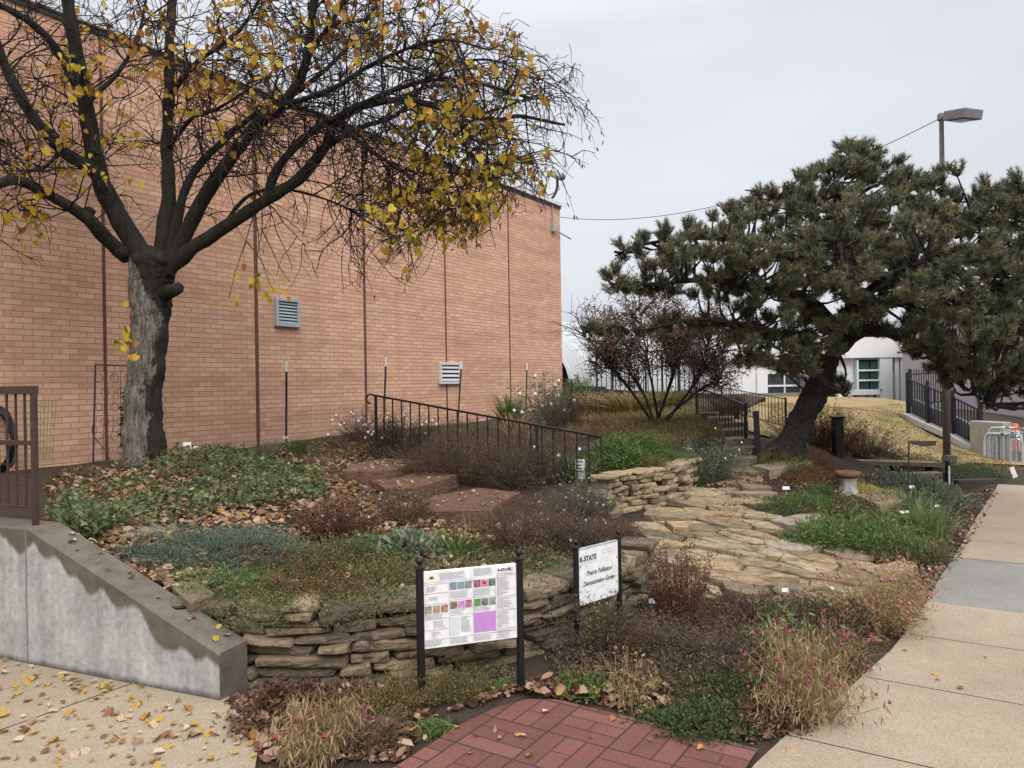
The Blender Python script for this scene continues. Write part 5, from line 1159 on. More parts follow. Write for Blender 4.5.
def plant(name,label,cat,px,py,kind='bush',r=.2,h=.3,ry=None,n=40,ln=30,L=.02,W=.008,leaf='green',stem='stembrown',spread=.8,droop=.25,heads=None,nh=0,hr=.011,group=None,sr=.0022,base=.35,jit=.12,leafdown=0.,tone=.45,at=None,F=GR,tmin=.12,lumps=.25):
    b=hit(px,py) if at is None else np.array([at[0],at[1],float(F(np.array([at[0]]),np.array([at[1]]))[0])])
    ry=ry or r; r*=1.14; ry*=1.12; h*=1.05; n=int(n*1.25); root=empty(name,b,0,label,cat,group)
    def ground(xy): return F(xy[:,0],xy[:,1])-b[2]
    tips=None
    if kind=='bush':
        a=rng.uniform(0,2*math.pi,n); q=np.sqrt(rng.random(n)); ph_=rng.uniform(0,6.28,3); lob=1+.22*np.sin(2*a+ph_[0])+.18*np.sin(3*a+ph_[1])+.12*np.sin(5*a+ph_[2]); out=np.stack([np.cos(a)*r*q*lob,np.sin(a)*ry*q*lob,np.zeros(n)],1)
        st=out*base; st[:,2]=ground(st+b)-.02; hh=h*(1-.35*q**2)*rng.uniform(.45,1.2,n)*(1+.15*np.sin(2*a+ph_[2])); K=8; t=np.linspace(0,1,K)
        Pn=st[:,None]+out[:,None]*((1-base)*t[None,:,None]**1.1)*spread/.8; Pn[:,:,2]=st[:,2:3]+hh[:,None]*(t[None]*(1+droop)-droop*t[None]**3)
        Pn=Pn+np.cumsum(rng.normal(size=Pn.shape)*jit*h/K,axis=1)*np.array([1,1,.5]); 
        V,Fq=tubes(Pn,np.broadcast_to(np.linspace(1,.45,K)*sr,(n,K)),3); link('stems',mk(V,Fq,[M(stem)],rng.random(len(Fq))),root)
        m_=n*ln; i=np.repeat(np.arange(n),ln); tt=tmin+(1-tmin)*rng.random(m_)**.8; tt=np.clip(tt,0,.999)*(K-1); k=tt.astype(int); f=(tt-k)[:,None]
        p=Pn[i,k]*(1-f)+Pn[i,k+1]*f; tg=nrm(Pn[i,k+1]-Pn[i,k]); p=p+rng.normal(size=p.shape)*L*.7
        d=nrm(tg*.5+rng.normal(size=p.shape)*.7+np.array([0,0,-leafdown])); tips=Pn[:,-1]
        sc_=rng.uniform(.6,1.35,m_); V,Fq=leafquads(p,d,sidev(d),L*sc_,W*sc_); tn=np.clip(np.repeat(rng.normal(tone,.18,n),ln)+rng.normal(size=m_)*.16,0,1)
        link('foliage',mk(V,Fq,[M(leaf)],tn),root)
    elif kind=='mound':
        m_=n*ln; u=rdir(m_); u[:,2]=np.abs(u[:,2]); rad=rng.uniform(.72,1.03,m_); lp=1+1.15*lumps*noise3(u,int(abs(px*7+py)),5.)+lumps*.8*noise3(u,int(abs(px*3+py)),14.)
        p=u*np.stack([np.full(m_,r),np.full(m_,ry),np.full(m_,h)],1)*(rad*lp)[:,None]; p[:,2]+=ground(p+b)-.01
        d=nrm(u*.8+rng.normal(size=u.shape)*.65+np.array([0,0,.15-leafdown])); sc_=rng.uniform(.6,1.35,m_); V,Fq=leafquads(p,d,sidev(d),L*sc_,W*sc_)
        tn=np.clip(tone+.14*noise3(p,5,9/max(r,.1))+rng.normal(size=m_)*.17,0,1); link('foliage',mk(V,Fq,[M(leaf)],tn),root)
        k=rng.choice(m_,min(m_,60),False); pe=p[k]; ps=pe*np.array([.3,.3,0]); ps[:,2]=ground(ps+b)-.02; Pn=np.stack([ps,(ps+pe)/2+[0,0,.2*h],pe],1); V,Fq=tubes(Pn,np.full((len(k),3),sr),3); link('stems',mk(V,Fq,[M(stem)],rng.random(len(Fq))),root); tips=pe[pe[:,2]>.5*h] if (pe[:,2]>.5*h).sum()>3 else pe
    elif kind=='grass':
        a=rng.uniform(0,2*math.pi,n); q=np.sqrt(rng.random(n)); out=np.stack([np.cos(a)*r*q,np.sin(a)*ry*q,np.zeros(n)],1); st=out*base; st[:,2]=ground(st+b)-.02
        K=6; t=np.linspace(0,1,K); hh=h*rng.uniform(.55,1.1,n); Pn=st[:,None]+out[:,None]*(1-base)*(t[None,:,None]**1.6)+np.cumsum(rng.normal(size=(n,K,3))*jit*h/K,axis=1); Pn[:,:,2]=st[:,2:3]+hh[:,None]*(t[None]*(1+droop)-droop*t[None]**2.5)
        T=nrm(np.gradient(Pn,axis=1)); sd_=np.cross(T,np.array([0,0,1.])); sd_=nrm(sd_+rng.normal(size=(n,1,3))*.4); wv=(W*np.array([.7,1,1,.85,.55,.08]))[None,:,None]*rng.uniform(.7,1.2,(n,1,1))
        V=np.stack([Pn-sd_*wv/2,Pn+sd_*wv/2],2).reshape(-1,3); ii,kk=np.meshgrid(np.arange(n),np.arange(K-1),indexing='ij'); o=(ii*K+kk)*2; Fq=np.stack([o,o+1,o+3,o+2],-1).reshape(-1,4)
        tn=np.clip(np.repeat(rng.normal(tone,.22,n),K-1),0,1); link('blades',mk(V,Fq,[M(leaf)],tn),root); tips=Pn[:,-1]
    if nh:
        me=flowerhead(heads); ch=rng.choice(len(tips),nh,replace=nh>len(tips))
        for k in ch:
            o=bpy.data.objects.new('flower_head',me); C.objects.link(o); o.parent=root; o.location=tips[k]+rng.normal(size=3)*(.012 if nh<=len(tips) else .03); s_=hr*rng.uniform(.75,1.2); o.scale=(s_,s_,s_*1.1)
    return root
PL=plant
# --- raised bed, left
PL('spurge_plant','feathery blue-green mound plant spreading beside the sloping concrete wall','plant',232,562,'mound',.50,.20,.34,n=150,ln=80,L=.026,W=.0045,leaf='bluegreen',lumps=.3,tone=.42)
PL('spurge_plant','narrow blue-green tongue of feathery foliage reaching toward the concrete wall','plant',158,563,'mound',.24,.08,.18,n=70,ln=50,L=.026,W=.0045,leaf='bluegreen',lumps=.25,tone=.35)
PL('sedum_plant','low grey-green sedum mat at the left end of the ledge stone wall','plant',250,597,'mound',.36,.13,.28,n=110,ln=50,L=.013,W=.010,leaf='ltgreen',lumps=.35,tone=.35)
PL('sedum_plant','grey-green sedum mat spilling over the ledge stones left of the panel sign','plant',375,597,'mound',.36,.14,.27,n=110,ln=50,L=.013,W=.009,leaf='mixed',lumps=.35,tone=.3)
PL('dried_plant','rusty brown fine-leaved clump hanging over the ledge stone wall','plant',308,610,'bush',.28,.19,.22,n=190,ln=26,L=.015,W=.004,leaf='orange',stem='stembrown',droop=.8,jit=.35,tone=.3)
PL('aster_plant','reddish-brown bushy aster in the middle of the raised bed','plant',338,536,'bush',.34,.27,.28,n=150,ln=36,L=.018,W=.006,leaf='redbrown',stem='stemred',jit=.25,heads='lav',nh=14,hr=.009)
PL('aster_plant','grey-brown twiggy aster left of the sandstone slabs','plant',405,522,'bush',.30,.26,.26,n=130,ln=34,L=.016,W=.005,leaf='brown',stem='stembrown',jit=.25,heads='lav',nh=8,hr=.008)
PL('aster_plant','small reddish aster clump just behind the sedum mats','plant',330,572,'bush',.30,.21,.24,n=110,ln=28,L=.016,W=.006,leaf='mixed',stem='stemred',jit=.3)
PL('lambs_ear_plant','pale grey-green broad-leaved clump below the sandstone slabs','plant',405,560,'mound',.25,.15,.2,n=60,ln=14,L=.07,W=.026,leaf='sage',lumps=.25,tone=.5)
PL('iris_plant','dark green strap-leaved clump behind the panel sign','plant',455,560,'grass',.26,.2,.22,n=90,L=.2,W=.016,leaf='green',base=.35,droop=.5)
PL('aster_plant','rounded olive and rust clump between the blue-green plant and the sedum mats','plant',310,585,'bush',.30,.22,.22,n=150,ln=32,L=.018,W=.007,leaf='mixed',stem='stembrown',jit=.3,tone=.45)
PL('aster_plant','soft green leafy clump in front of the reddish-brown aster','plant',362,566,'mound',.26,.17,.2,n=110,ln=30,L=.024,W=.010,leaf='ltgreen',lumps=.4,tone=.25)
PL('low_plant','mixed brown and green low growth behind the left sign post','plant',400,588,'mound',.30,.16,.24,n=90,ln=34,L=.018,W=.009,leaf='mixed',lumps=.4)
PL('dried_plant','orange-brown cut stems beside the lowest sandstone slab','plant',475,535,'grass',.10,.19,.09,n=46,W=.007,leaf='orange',base=.7,droop=.1,jit=.2)
PL('dried_plant','large tangled brown shrub right of the lowest sandstone slab','plant',520,556,'bush',.36,.36,.34,n=190,ln=36,L=.017,W=.005,leaf='brown',stem='stembrown',jit=.3,tone=.5)
PL('aster_plant','brown aster dotted with pale lavender blooms, behind the italic plaque','plant',575,552,'bush',.38,.34,.3,n=190,ln=34,L=.016,W=.005,leaf='purplebrown',stem='stembrown',jit=.3,heads='lav',nh=34,hr=.008)
PL('aster_plant','grey-green aster with lavender blooms at the low end of the handrail','plant',585,512,'bush',.34,.30,.3,n=150,ln=34,L=.016,W=.005,leaf='sage',stem='stembrown',jit=.3,heads='lav',nh=26,hr=.009,tone=.3)
PL('spurge_plant','reddish shrub tumbling over the right end of the ledge wall','plant',618,545,'bush',.22,.20,.2,n=110,ln=30,L=.016,W=.006,leaf='redbrown',jit=.3)
# --- behind the handrail
PL('dried_shrub','big brown shrub filling the middle of the handrail','shrub',450,485,'bush',.62,.54,.45,n=300,ln=46,L=.022,W=.006,leaf='brown',stem='stembrown',jit=.22,tone=.4)
PL('dried_shrub','brown shrub at the upper end of the handrail with greyish seed heads','shrub',395,458,'bush',.55,.58,.4,n=240,ln=34,L=.022,W=.007,leaf='purplebrown',stem='stembrown',jit=.22,heads='white',nh=18,hr=.018)
PL('dried_shrub','dark brown shrub behind the lower half of the handrail','shrub',530,487,'bush',.55,.50,.45,n=250,ln=40,L=.022,W=.006,leaf='dkbrown',stem='stembrown',jit=.22,tone=.55)
PL('dried_plant','pale grey flowering clump against the brick wall left of the handrail','plant',362,442,'bush',.5,.42,.3,n=110,ln=22,L=.022,W=.008,leaf='purplebrown',heads='white',nh=22,hr=.02,jit=.25)
PL('ornamental_grass','bright green rounded grass tuft behind the handrail','grass',510,432,'grass',.42,.62,.35,n=260,W=.012,leaf='green',base=.3,droop=.5,at=P(510,432,14.0)[:2])
PL('dried_grass','yellow-tan dried iris leaves under the green grass tuft','grass',516,448,'grass',.3,.45,.25,n=60,W=.022,leaf='straw',base=.4,droop=.7,at=P(518,450,11.0)[:2])
PL('rose_bush','tall loose bush with white blooms near the building corner','shrub',543,430,'bush',.55,.92,.45,n=60,ln=30,L=.045,W=.026,leaf='sage',stem='stemgreen',heads='white',nh=14,hr=.035,jit=.25,at=P(543,430,13.6)[:2])
PL('dried_shrub','dark reddish-brown bush between the white-bloomed bush and the building corner','shrub',566,440,'bush',.42,.72,.35,n=130,ln=34,L=.025,W=.008,leaf='purplebrown',at=P(563,438,12.6)[:2],jit=.2)
PL('green_shrub','leafy bright green bush behind the lower end of the handrail','shrub',612,472,'mound',.42,.34,.35,n=120,ln=40,L=.045,W=.016,leaf='green',lumps=.3,tone=.5)
PL('green_shrub','feathery green bush above the upper stone wall','shrub',640,462,'mound',.38,.32,.34,n=130,ln=44,L=.035,W=.008,leaf='green',lumps=.35,tone=.4)
PL('green_shrub','pale green low bush beside the white planting sign','shrub',578,480,'bush',.3,.26,.28,n=90,ln=26,L=.03,W=.012,leaf='ltgreen',stem='stemgreen',tone=.35)
PL('trailing_plant','golden-olive trailing plant hanging down over the buff stone wall','plant',654,474,'bush',.17,.16,.17,n=110,ln=30,L=.016,W=.006,leaf='olive',droop=1.6,jit=.3,tone=.5)
tp_=bpy.data.objects['trailing_plant']
PL('mossy_plant','rounded green cushion plant on the buff stone wall top','plant',682,464,'mound',.3,.14,.25,n=90,ln=40,L=.02,W=.006,leaf='green',tone=.55)
PL('sage_plant','grey-green bushy sage at the right end of the buff stone wall','shrub',712,482,'bush',.34,.5,.36,n=120,ln=42,L=.028,W=.010,leaf='sage',stem='stemgreen',tone=.25,heads='white',nh=10,hr=.012)
PL('ornamental_grass','orange-tinged arching grass clump below the greenhouse','grass',628,415,'grass',.95,.42,.6,n=420,W=.016,leaf='olive',base=.35,droop=.8,tone=.75,at=P(632,418,15.5)[:2])
PL('ornamental_grass','olive green arching grass clump left of the multi-stem tree','grass',660,412,'grass',.8,.40,.6,n=320,W=.016,leaf='olive',base=.35,droop=.8,at=P(668,412,15.8)[:2])
PL('ornamental_grass','tan grass clump at the building corner below the greenhouse','grass',592,412,'grass',.8,.42,.6,n=300,W=.016,leaf='straw',base=.35,droop=.7,at=P(596,416,16.2)[:2],tone=.25)
PL('green_shrub','small green bush tucked against the brick building corner','shrub',572,405,'mound',.4,.6,.4,n=90,ln=30,L=.05,W=.02,leaf='ltgreen',at=P(577,408,18.2)[:2],tone=.3)
PL('dried_shrub','dark plum bush beyond the stone steps, behind the stair railing','shrub',727,410,'bush',.55,.55,.4,n=150,ln=30,L=.03,W=.012,leaf='redbrown',at=P(728,418,14.8)[:2],tone=.25)
# --- tufts at the wall
PL('grass_tuft','grey-green grass tuft left of the clipped metal post','grass',270,457,'grass',.2,.24,.18,n=90,W=.009,leaf='sage',base=.35,droop=.6)
PL('grass_tuft','green grass tuft at the foot of the clipped metal post','grass',297,456,'grass',.24,.24,.2,n=130,W=.009,leaf='green',base=.35,droop=.6)
# --- front bed between pavement and patio
PL('gomphrena_plant','dried straw plant with crimson globe blooms between pavement and patio','plant',322,758,'bush',.20,.24,.17,n=60,ln=26,L=.046,W=.0068,leaf='straw',stem='stemstraw',leafdown=1.9,sr=.0028,heads='pink',nh=15,hr=.0085,droop=.5,jit=.2,tone=.45)
PL('dried_plant','dark red-brown leafy heap beside the end of the concrete wall','plant',285,718,'bush',.24,.14,.2,n=110,ln=22,L=.03,W=.018,leaf='redbrown',stem='stembrown',jit=.4,leafdown=.4)
PL('low_shrub','yellowish-green bushy plant in front of the left sign post','plant',396,714,'bush',.22,.19,.2,n=140,ln=34,L=.014,W=.004,leaf='olive',stem='stembrown',jit=.25,tone=.55)
PL('dried_grass','fine brown grassy clump beside the left edge of the patio','plant',370,750,'grass',.2,.15,.16,n=280,W=.003,leaf='brown',base=.3,droop=.9,jit=.3)
PL('low_shrub','olive fringe of fine foliage between the two panel posts','plant',455,700,'bush',.2,.14,.14,n=90,ln=26,L=.014,W=.004,leaf='olive',stem='stembrown',jit=.25,tone=.5)
PL('sedum_plant','small bright green cushion at the left corner of the patio','plant',432,733,'mound',.09,.06,.08,n=50,ln=26,L=.014,W=.008,leaf='ltgreen',tone=.4)
PL('low_plant','small spiky green tuft beside the right panel post','plant',490,693,'grass',.13,.08,.1,n=60,W=.007,leaf='green',base=.3,droop=.6)
PL('low_plant','leafy green seedling patch behind the patio edge','plant',588,692,'mound',.16,.07,.12,n=50,ln=14,L=.03,W=.016,leaf='green',lumps=.4)
# --- bed right of the signs
PL('dried_perennial','tall upright rust-stemmed dead perennial right of the italic plaque','plant',683,622,'bush',.23,.50,.2,n=70,ln=34,L=.024,W=.008,leaf='redbrown',stem='stemred',spread=.9,base=.5,jit=.12,droop=.1,tmin=.35,sr=.003,tone=.5)
PL('catmint_plant','dark brown dense mound directly below the italic plaque','plant',606,664,'bush',.27,.34,.16,n=170,ln=34,L=.016,W=.006,leaf='dkbrown',stem='stembrown',jit=.3,tone=.55)
PL('catmint_plant','yellowish seed-headed tuft poking up in front of the italic plaque','plant',598,660,'bush',.10,.29,.08,n=34,ln=26,L=.02,W=.010,leaf='olive',stem='stembrown',jit=.2,tone=.7,tmin=.6)
PL('catmint_plant','dark grey-brown mound in the middle of the right-hand bed','plant',700,668,'bush',.36,.22,.28,n=230,ln=36,L=.014,W=.005,leaf='purplebrown',stem='stembrown',jit=.3,tone=.3)
PL('catmint_plant','brownish mound with green shoots beneath the tall dead perennial','plant',655,660,'bush',.28,.18,.22,n=150,ln=30,L=.014,W=.006,leaf='mixed',stem='stembrown',jit=.3,tone=.45)
PL('catmint_plant','reddish-brown mound at the lower edge of the flagstone path','plant',745,622,'bush',.30,.18,.2,n=150,ln=32,L=.014,W=.006,leaf='redbrown',stem='stembrown',jit=.3,tone=.4)
PL('catmint_plant','dark brown twiggy mound left of the large straw plant','plant',826,628,'bush',.34,.19,.24,n=180,ln=34,L=.014,W=.005,leaf='dkbrown',stem='stembrown',jit=.3,tone=.6)
PL('low_plant','dark green creeping groundcover at the far right of the patio edge','plant',700,728,'mound',.27,.075,.18,n=130,ln=28,L=.018,W=.012,leaf='dkgreen',lumps=.35,tone=.5)
PL('low_plant','dark green low tangle beside the thin upright tag stake','plant',735,700,'mound',.26,.11,.22,n=130,ln=30,L=.018,W=.009,leaf='dkgreen',lumps=.35,tone=.4)
PL('leafy_plant','light green plant with long drooping leaves left of the pink globes','plant',783,668,'bush',.17,.33,.16,n=16,ln=16,L=.075,W=.018,leaf='ltgreen',stem='stemgreen',base=.3,jit=.1,leafdown=.5,tone=.4,sr=.004)
PL('gomphrena_plant','straw-coloured plant with many pink globes leaning over the sidewalk edge','plant',806,720,'bush',.27,.40,.26,n=95,ln=26,L=.044,W=.0062,leaf='straw',stem='stemstraw',leafdown=2.,sr=.0026,tmin=.05,heads='magenta',nh=44,hr=.0088,jit=.2,droop=.35)
PL('gomphrena_plant','brown and straw clump of pink globes between the two straw plants','plant',832,672,'bush',.2,.3,.2,n=60,ln=20,L=.03,W=.008,leaf='brown',stem='stemstraw',leafdown=.9,heads='pink',nh=18,hr=.0088,jit=.2,droop=.3)
PL('gomphrena_plant','large pale straw clump with dusty pink heads beside the grey sidewalk slab','plant',882,630,'bush',.34,.42,.30,n=180,ln=20,L=.036,W=.0045,leaf='straw',stem='stemstraw',leafdown=.9,sr=.0026,heads='palepink',nh=80,hr=.0095,jit=.18,droop=.2,tone=.6)
PL('gomphrena_plant','thin straw plant with a few crimson globes near the back of the patio','plant',628,712,'bush',.14,.3,.12,n=14,ln=14,L=.03,W=.008,leaf='straw',stem='stemstraw',leafdown=.9,heads='dried',nh=7,hr=.009,jit=.2,droop=.2)
PL('dried_plant','russet leafy tangle below the straw plant at the sidewalk edge','plant',778,724,'bush',.17,.14,.15,n=70,ln=22,L=.022,W=.012,leaf='redbrown',jit=.4)
# --- bed right of the path
PL('green_perennial','bright green spreading perennial right of the flagstone path','plant',872,548,'mound',.46,.20,.32,n=150,ln=40,L=.04,W=.011,leaf='green',lumps=.45,tone=.55)
PL('green_perennial','fresh green clump in front of the grey ledge stones','plant',822,546,'mound',.28,.15,.2,n=90,ln=36,L=.03,W=.012,leaf='green',lumps=.35,tone=.5)
PL('green_perennial','grey-green tufted plant mass near the lamp end of the right bed','plant',905,522,'grass',.5,.32,.4,n=340,W=.009,leaf='sage',base=.5,droop=.5,tone=.4)
PL('iris_plant','spiky pale green iris fan at the sidewalk edge','plant',930,540,'grass',.36,.34,.3,n=170,W=.010,leaf='green',base=.5,droop=.7,tone=.7)
PL('green_perennial','sprawling olive-brown plant at the sidewalk edge before the iris fan','plant',912,562,'bush',.32,.2,.24,n=130,ln=28,L=.022,W=.008,leaf='mixed',stem='stembrown',jit=.3,tone=.3)
PL('green_perennial','light green tuft beside the shepherd post base','plant',925,500,'mound',.45,.26,.35,n=120,ln=34,L=.05,W=.014,leaf='sage',lumps=.3,tone=.35)
PL('thyme_plant','low bright green cushion on the left edge of the right bed','plant',803,512,'mound',.34,.16,.28,n=130,ln=44,L=.024,W=.006,leaf='green',lumps=.35,tone=.45)
PL('thyme_plant','taller feathery green bush with pinkish heads behind the green cushion','plant',826,503,'mound',.24,.19,.22,n=110,ln=40,L=.026,W=.006,leaf='green',lumps=.35,tone=.35,heads='palepink',nh=10,hr=.016)
PL('sedum_plant','yellow-green sedum carpet over the ledge below the birdbath pedestal','plant',884,500,'mound',.42,.09,.34,n=150,ln=44,L=.02,W=.013,leaf='yellow',lumps=.3,tone=.5)
PL('dried_perennial','brown upright seed-headed plant in front of the yellow sedum','plant',846,524,'bush',.20,.26,.18,n=50,ln=24,L=.024,W=.011,leaf='brown',stem='stembrown',jit=.15,heads='dried',nh=12,hr=.012,tone=.5)
PL('dried_shrub','rounded russet shrub at the foot of the pine','shrub',823,452,'bush',.58,.62,.5,n=230,ln=44,L=.025,W=.008,leaf='redbrown',stem='stemred',jit=.2,at=P(823,455,11.2)[:2],tone=.3)
PL('dried_shrub','dark charcoal-brown shrub behind the black bin','shrub',862,454,'bush',.5,.55,.45,n=220,ln=40,L=.02,W=.006,leaf='dkbrown',stem='stembrown',jit=.2,at=P(862,456,11.8)[:2],tone=.5)
PL('low_plant','olive cushion plant on the stones beside the newel post','plant',782,468,'mound',.35,.16,.28,n=90,ln=36,L=.025,W=.01,leaf='olive',lumps=.35,tone=.5)
PL('low_plant','rusty low foliage in front of the olive cushion and the pine','plant',812,480,'bush',.48,.14,.34,n=150,ln=26,L=.022,W=.008,leaf='orange',jit=.3,tone=.2)
PL('low_plant','small green bush on the lawn edge beyond the timber bench','plant',884,456,'mound',.26,.14,.2,n=50,ln=26,L=.03,W=.012,leaf='dkgreen',at=P(884,457,12.6)[:2])
PL('low_plant','dark green ground juniper beside the lamp pole','shrub',968,478,'mound',.55,.2,.4,n=120,ln=36,L=.035,W=.008,leaf='dkgreen',at=P(966,479,12.3)[:2],tone=.5)
PL('low_plant','dull olive strip of foliage behind the bench, left of the lamp pole','shrub',920,466,'mound',.55,.22,.35,n=110,ln=30,L=.03,W=.01,leaf='olive',at=P(922,468,12.4)[:2],tone=.25)
# ---------------------------------------------------------------- carpets nobody could count
def inpx(p,poly):
    x,y=proj(p); return inpoly(x,y,poly)
def scatter(n,polypx,F=GR):
    """points on the terrain inside a plan polygon given by ground pixels"""
    pg=[tuple(hit(*q)[:2]) for q in polypx]; xs=[a for a,_ in pg]; ys=[b for _,b in pg]; out=[]
    tot=0
    while tot<n:
        x=rng.uniform(min(xs),max(xs),n); y=rng.uniform(min(ys),max(ys),n); k=inpoly(x,y,pg); out.append(np.stack([x[k],y[k]],1)); tot+=k.sum()
        if k.sum()==0: break
    q=np.concatenate(out)[:n]
    for sl in SLABS: q=q[~(inpoly(q[:,0],q[:,1],sl)&(rng.random(len(q))<.97))]
    return np.column_stack([q,F(q[:,0],q[:,1])])
def carpet(name,areas,leaf,L,W,h,tone=.45,kindup=.6,clump=None):
    ps=[]
    for poly,n in areas: ps.append(scatter(n,poly))
    p=np.concatenate(ps)
    if clump is not None:
        k=(noise3(p*np.array([1,1,0]),clump,3.2)+rng.normal(size=len(p))*.25)>-.1; p=p[k]
    n=len(p); lift=rng.random(n)*h*(1+.6*noise3(p*np.array([1,1,0]),9,3.))
    p=p+np.stack([np.zeros(n),np.zeros(n),np.abs(lift)],1); d=rdir(n,kindup); d[:,2]=np.abs(d[:,2])*.6; d=nrm(d); s_=rng.uniform(.6,1.35,n); V,F=leafquads(p,d,sidev(d),L*s_,W*s_,.12)
    return tag(link(name,mk(V,F,[M(leaf)],np.clip(tone+.15*noise3(p*np.array([1,1,0]),3,4.)+rng.normal(size=n)*.2,0,1))),kind='stuff')
carpet('vinca_groundcover',[([(45,530),(60,500),(95,475),(150,462),(215,456),(262,462),(320,475),(330,500),(250,512),(170,525),(110,540)],11000),([(40,522),(70,520),(105,532),(95,545),(60,535)],1500)],'vinca',.05,.028,.12,.5,.5,4)
carpet('weedy_groundcover',[([(190,545),(330,545),(520,550),(560,575),(470,600),(300,610),(215,605)],8000),([(600,470),(700,462),(690,450),(610,440)],5000)],'mixed',.02,.012,.07,.35,.5,7)
carpet('bed_weeds',[([(540,690),(600,640),(680,640),(780,650),(800,700),(730,735),(650,715)],3800),([(430,690),(520,690),(500,670),(440,672)],900),([(800,548),(900,560),(950,520),(900,500),(820,525)],3500)],'mixed',.02,.011,.06,.3,.5,5)
def grasscarpet(name,areas,leaf,h,W,tone,clump=None):
    p=np.concatenate([scatter(n,poly) for poly,n in areas])
    if clump is not None: p=p[(noise3(p*np.array([1,1,0]),clump,1.7)+rng.normal(size=len(p))*.3)>0]
    n=len(p); d=nrm(rng.normal(size=(n,3))*.5+[0,0,.8]); L_=h*rng.uniform(.4,1.2,n); V,F=leafquads(p,d,sidev(d),L_,np.full(n,W),0); V=V.reshape(n,4,3); V[:,2,2]-=L_*.25; V=V.reshape(-1,3)
    return tag(link(name,mk(V,F,[M(leaf)],np.clip(tone+.2*noise3(p*np.array([1,1,0]),6,2.)+rng.normal(size=n)*.18,0,1))),kind='stuff')
def brush(name,areas,leaf,h,L,W,tone=.45,clump=None):
    'low tangle of fine twiggy growth'
    p=np.concatenate([scatter(n,poly) for poly,n in areas])
    if clump is not None: p=p[(noise3(p*np.array([1,1,0]),clump,4.)+rng.normal(size=len(p))*.35)>-.35]
    n=len(p); p=p+np.stack([rng.normal(size=n)*.02,rng.normal(size=n)*.02,h*rng.random(n)**1.3*(.75+.5*noise3(p*np.array([1,1,0]),12,6.))],1); d=rdir(n,.35); s_=rng.uniform(.6,1.5,n); V,F=leafquads(p,d,sidev(d),L*s_,W*s_,.1)
    return tag(link(name,mk(V,F,[M(leaf)],np.clip(tone+.2*noise3(p*np.array([1,1,0]),5,5.)+rng.normal(size=n)*.18,0,1))),kind='stuff')
BEDR=[(548,668),(610,648),(650,612),(700,606),(760,612),(830,610),(870,625),(860,655),(828,690),(790,742),(755,742),(690,715),(620,700),(560,690)]
brush('bed_tangle',[(BEDR,30000)],'dkbrown',.17,.024,.006,.72,3)
brush('bed_tangle',[([(755,742),(795,742),(832,694),(868,657),(935,612),(905,604),(850,630),(800,690)],5000)],'brown',.07,.022,.008,.6,2)
brush('bed_tangle',[(BEDR,5000)],'straw',.17,.028,.004,.3,2)
brush('bed_tangle',[(BEDR,9000)],'mixed',.13,.022,.009,.45,8)
brush('bed_tangle',[([(290,455),(372,436),(372,470),(430,492),(515,493),(560,480),(520,520),(600,500),(640,540),(600,572),(520,575),(420,560),(340,545),(280,520),(320,490)],24000)],'brown',.14,.024,.006,.5,5)
brush('bed_tangle',[([(372,440),(450,432),(520,436),(575,450),(600,470),(597,492),(550,488),(515,490),(470,486),(420,476),(374,466)],26000)],'brown',.36,.032,.009,.45,7)
sp=[]
for c_ in catmull(S_lo,300):
    k=rng.integers(30,70) if noise3(np.array([[c_[0],c_[1],0.]]),4,3.)[0]>-.3 else 4
    t_=rng.uniform(-.05,.3,k); j=rng.normal(size=(k,2))*.03
    z_=.395+.05*rng.random(k)-np.where(t_<.02,rng.random(k)*.12,0); sp.append(np.column_stack([c_[0]+j[:,0]-t_*.1+t_*0,c_[1]+j[:,1]+t_,z_]))
sp=np.concatenate(sp); sp=sp[sp[:,0]<.75]; d=rdir(len(sp),.2); q_=rng.uniform(.6,1.4,len(sp)); V,F=leafquads(sp,d,sidev(d),.017*q_,.010*q_,.12)
tag(link('sedum_spill',mk(V,F,[M('mixed')],np.clip(.35+.3*noise3(sp,2,6.)+rng.normal(size=len(sp))*.2,0,1))),kind='stuff')
brush('bed_tangle',[([(205,602),(260,565),(340,550),(520,560),(600,575),(540,598),(470,607),(300,618),(230,612)],17000)],'ltgreen',.12,.017,.010,.25,6)
brush('bed_tangle',[([(205,602),(260,565),(340,550),(520,560),(600,575),(540,598),(470,607),(300,618),(230,612)],12000)],'brown',.14,.02,.006,.5,9)
brush('bed_tangle',[([(250,715),(300,690),(420,690),(500,690),(440,705),(425,735),(390,765),(290,765)],7000)],'brown',.10,.022,.006,.5,4)
brush('bed_tangle',[([(605,470),(700,462),(735,440),(700,425),(640,430),(600,440)],9000)],'mixed',.22,.035,.014,.4,6)
brush('bed_tangle',[([(775,470),(800,455),(835,462),(838,486),(800,495)],6000)],'orange',.12,.025,.008,.15,6)
brush('bed_tangle',[([(795,548),(830,520),(880,505),(935,505),(930,545),(900,565),(850,556)],9000)],'ltgreen',.24,.045,.012,.3,4)
brush('bed_tangle',[([(790,545),(830,510),(900,498),(955,500),(940,540),(910,568),(850,556)],12000)],'mixed',.15,.03,.012,.3,6)
grasscarpet('hillside_dry_grass',[([(566,442),(600,438),(655,452),(700,447),(730,436),(700,420),(690,405),(610,404),(570,412)],26000)],'straw',.24,.010,.2)
grasscarpet('hillside_green_grass',[([(570,430),(600,425),(690,440),(730,432),(690,405),(610,404),(575,410)],20000)],'green',.22,.010,.55,8)
grasscarpet('lawn_grass',[([(765,425),(800,470),(880,452),(960,474),(1023,472),(985,458),(908,417),(900,404),(770,404)],42000)],'straw',.085,.014,.18)
grasscarpet('lawn_green_grass',[([(765,425),(800,470),(880,452),(960,474),(1023,472),(985,458),(908,417),(900,404),(770,404)],28000)],'olive',.08,.014,.55,5)
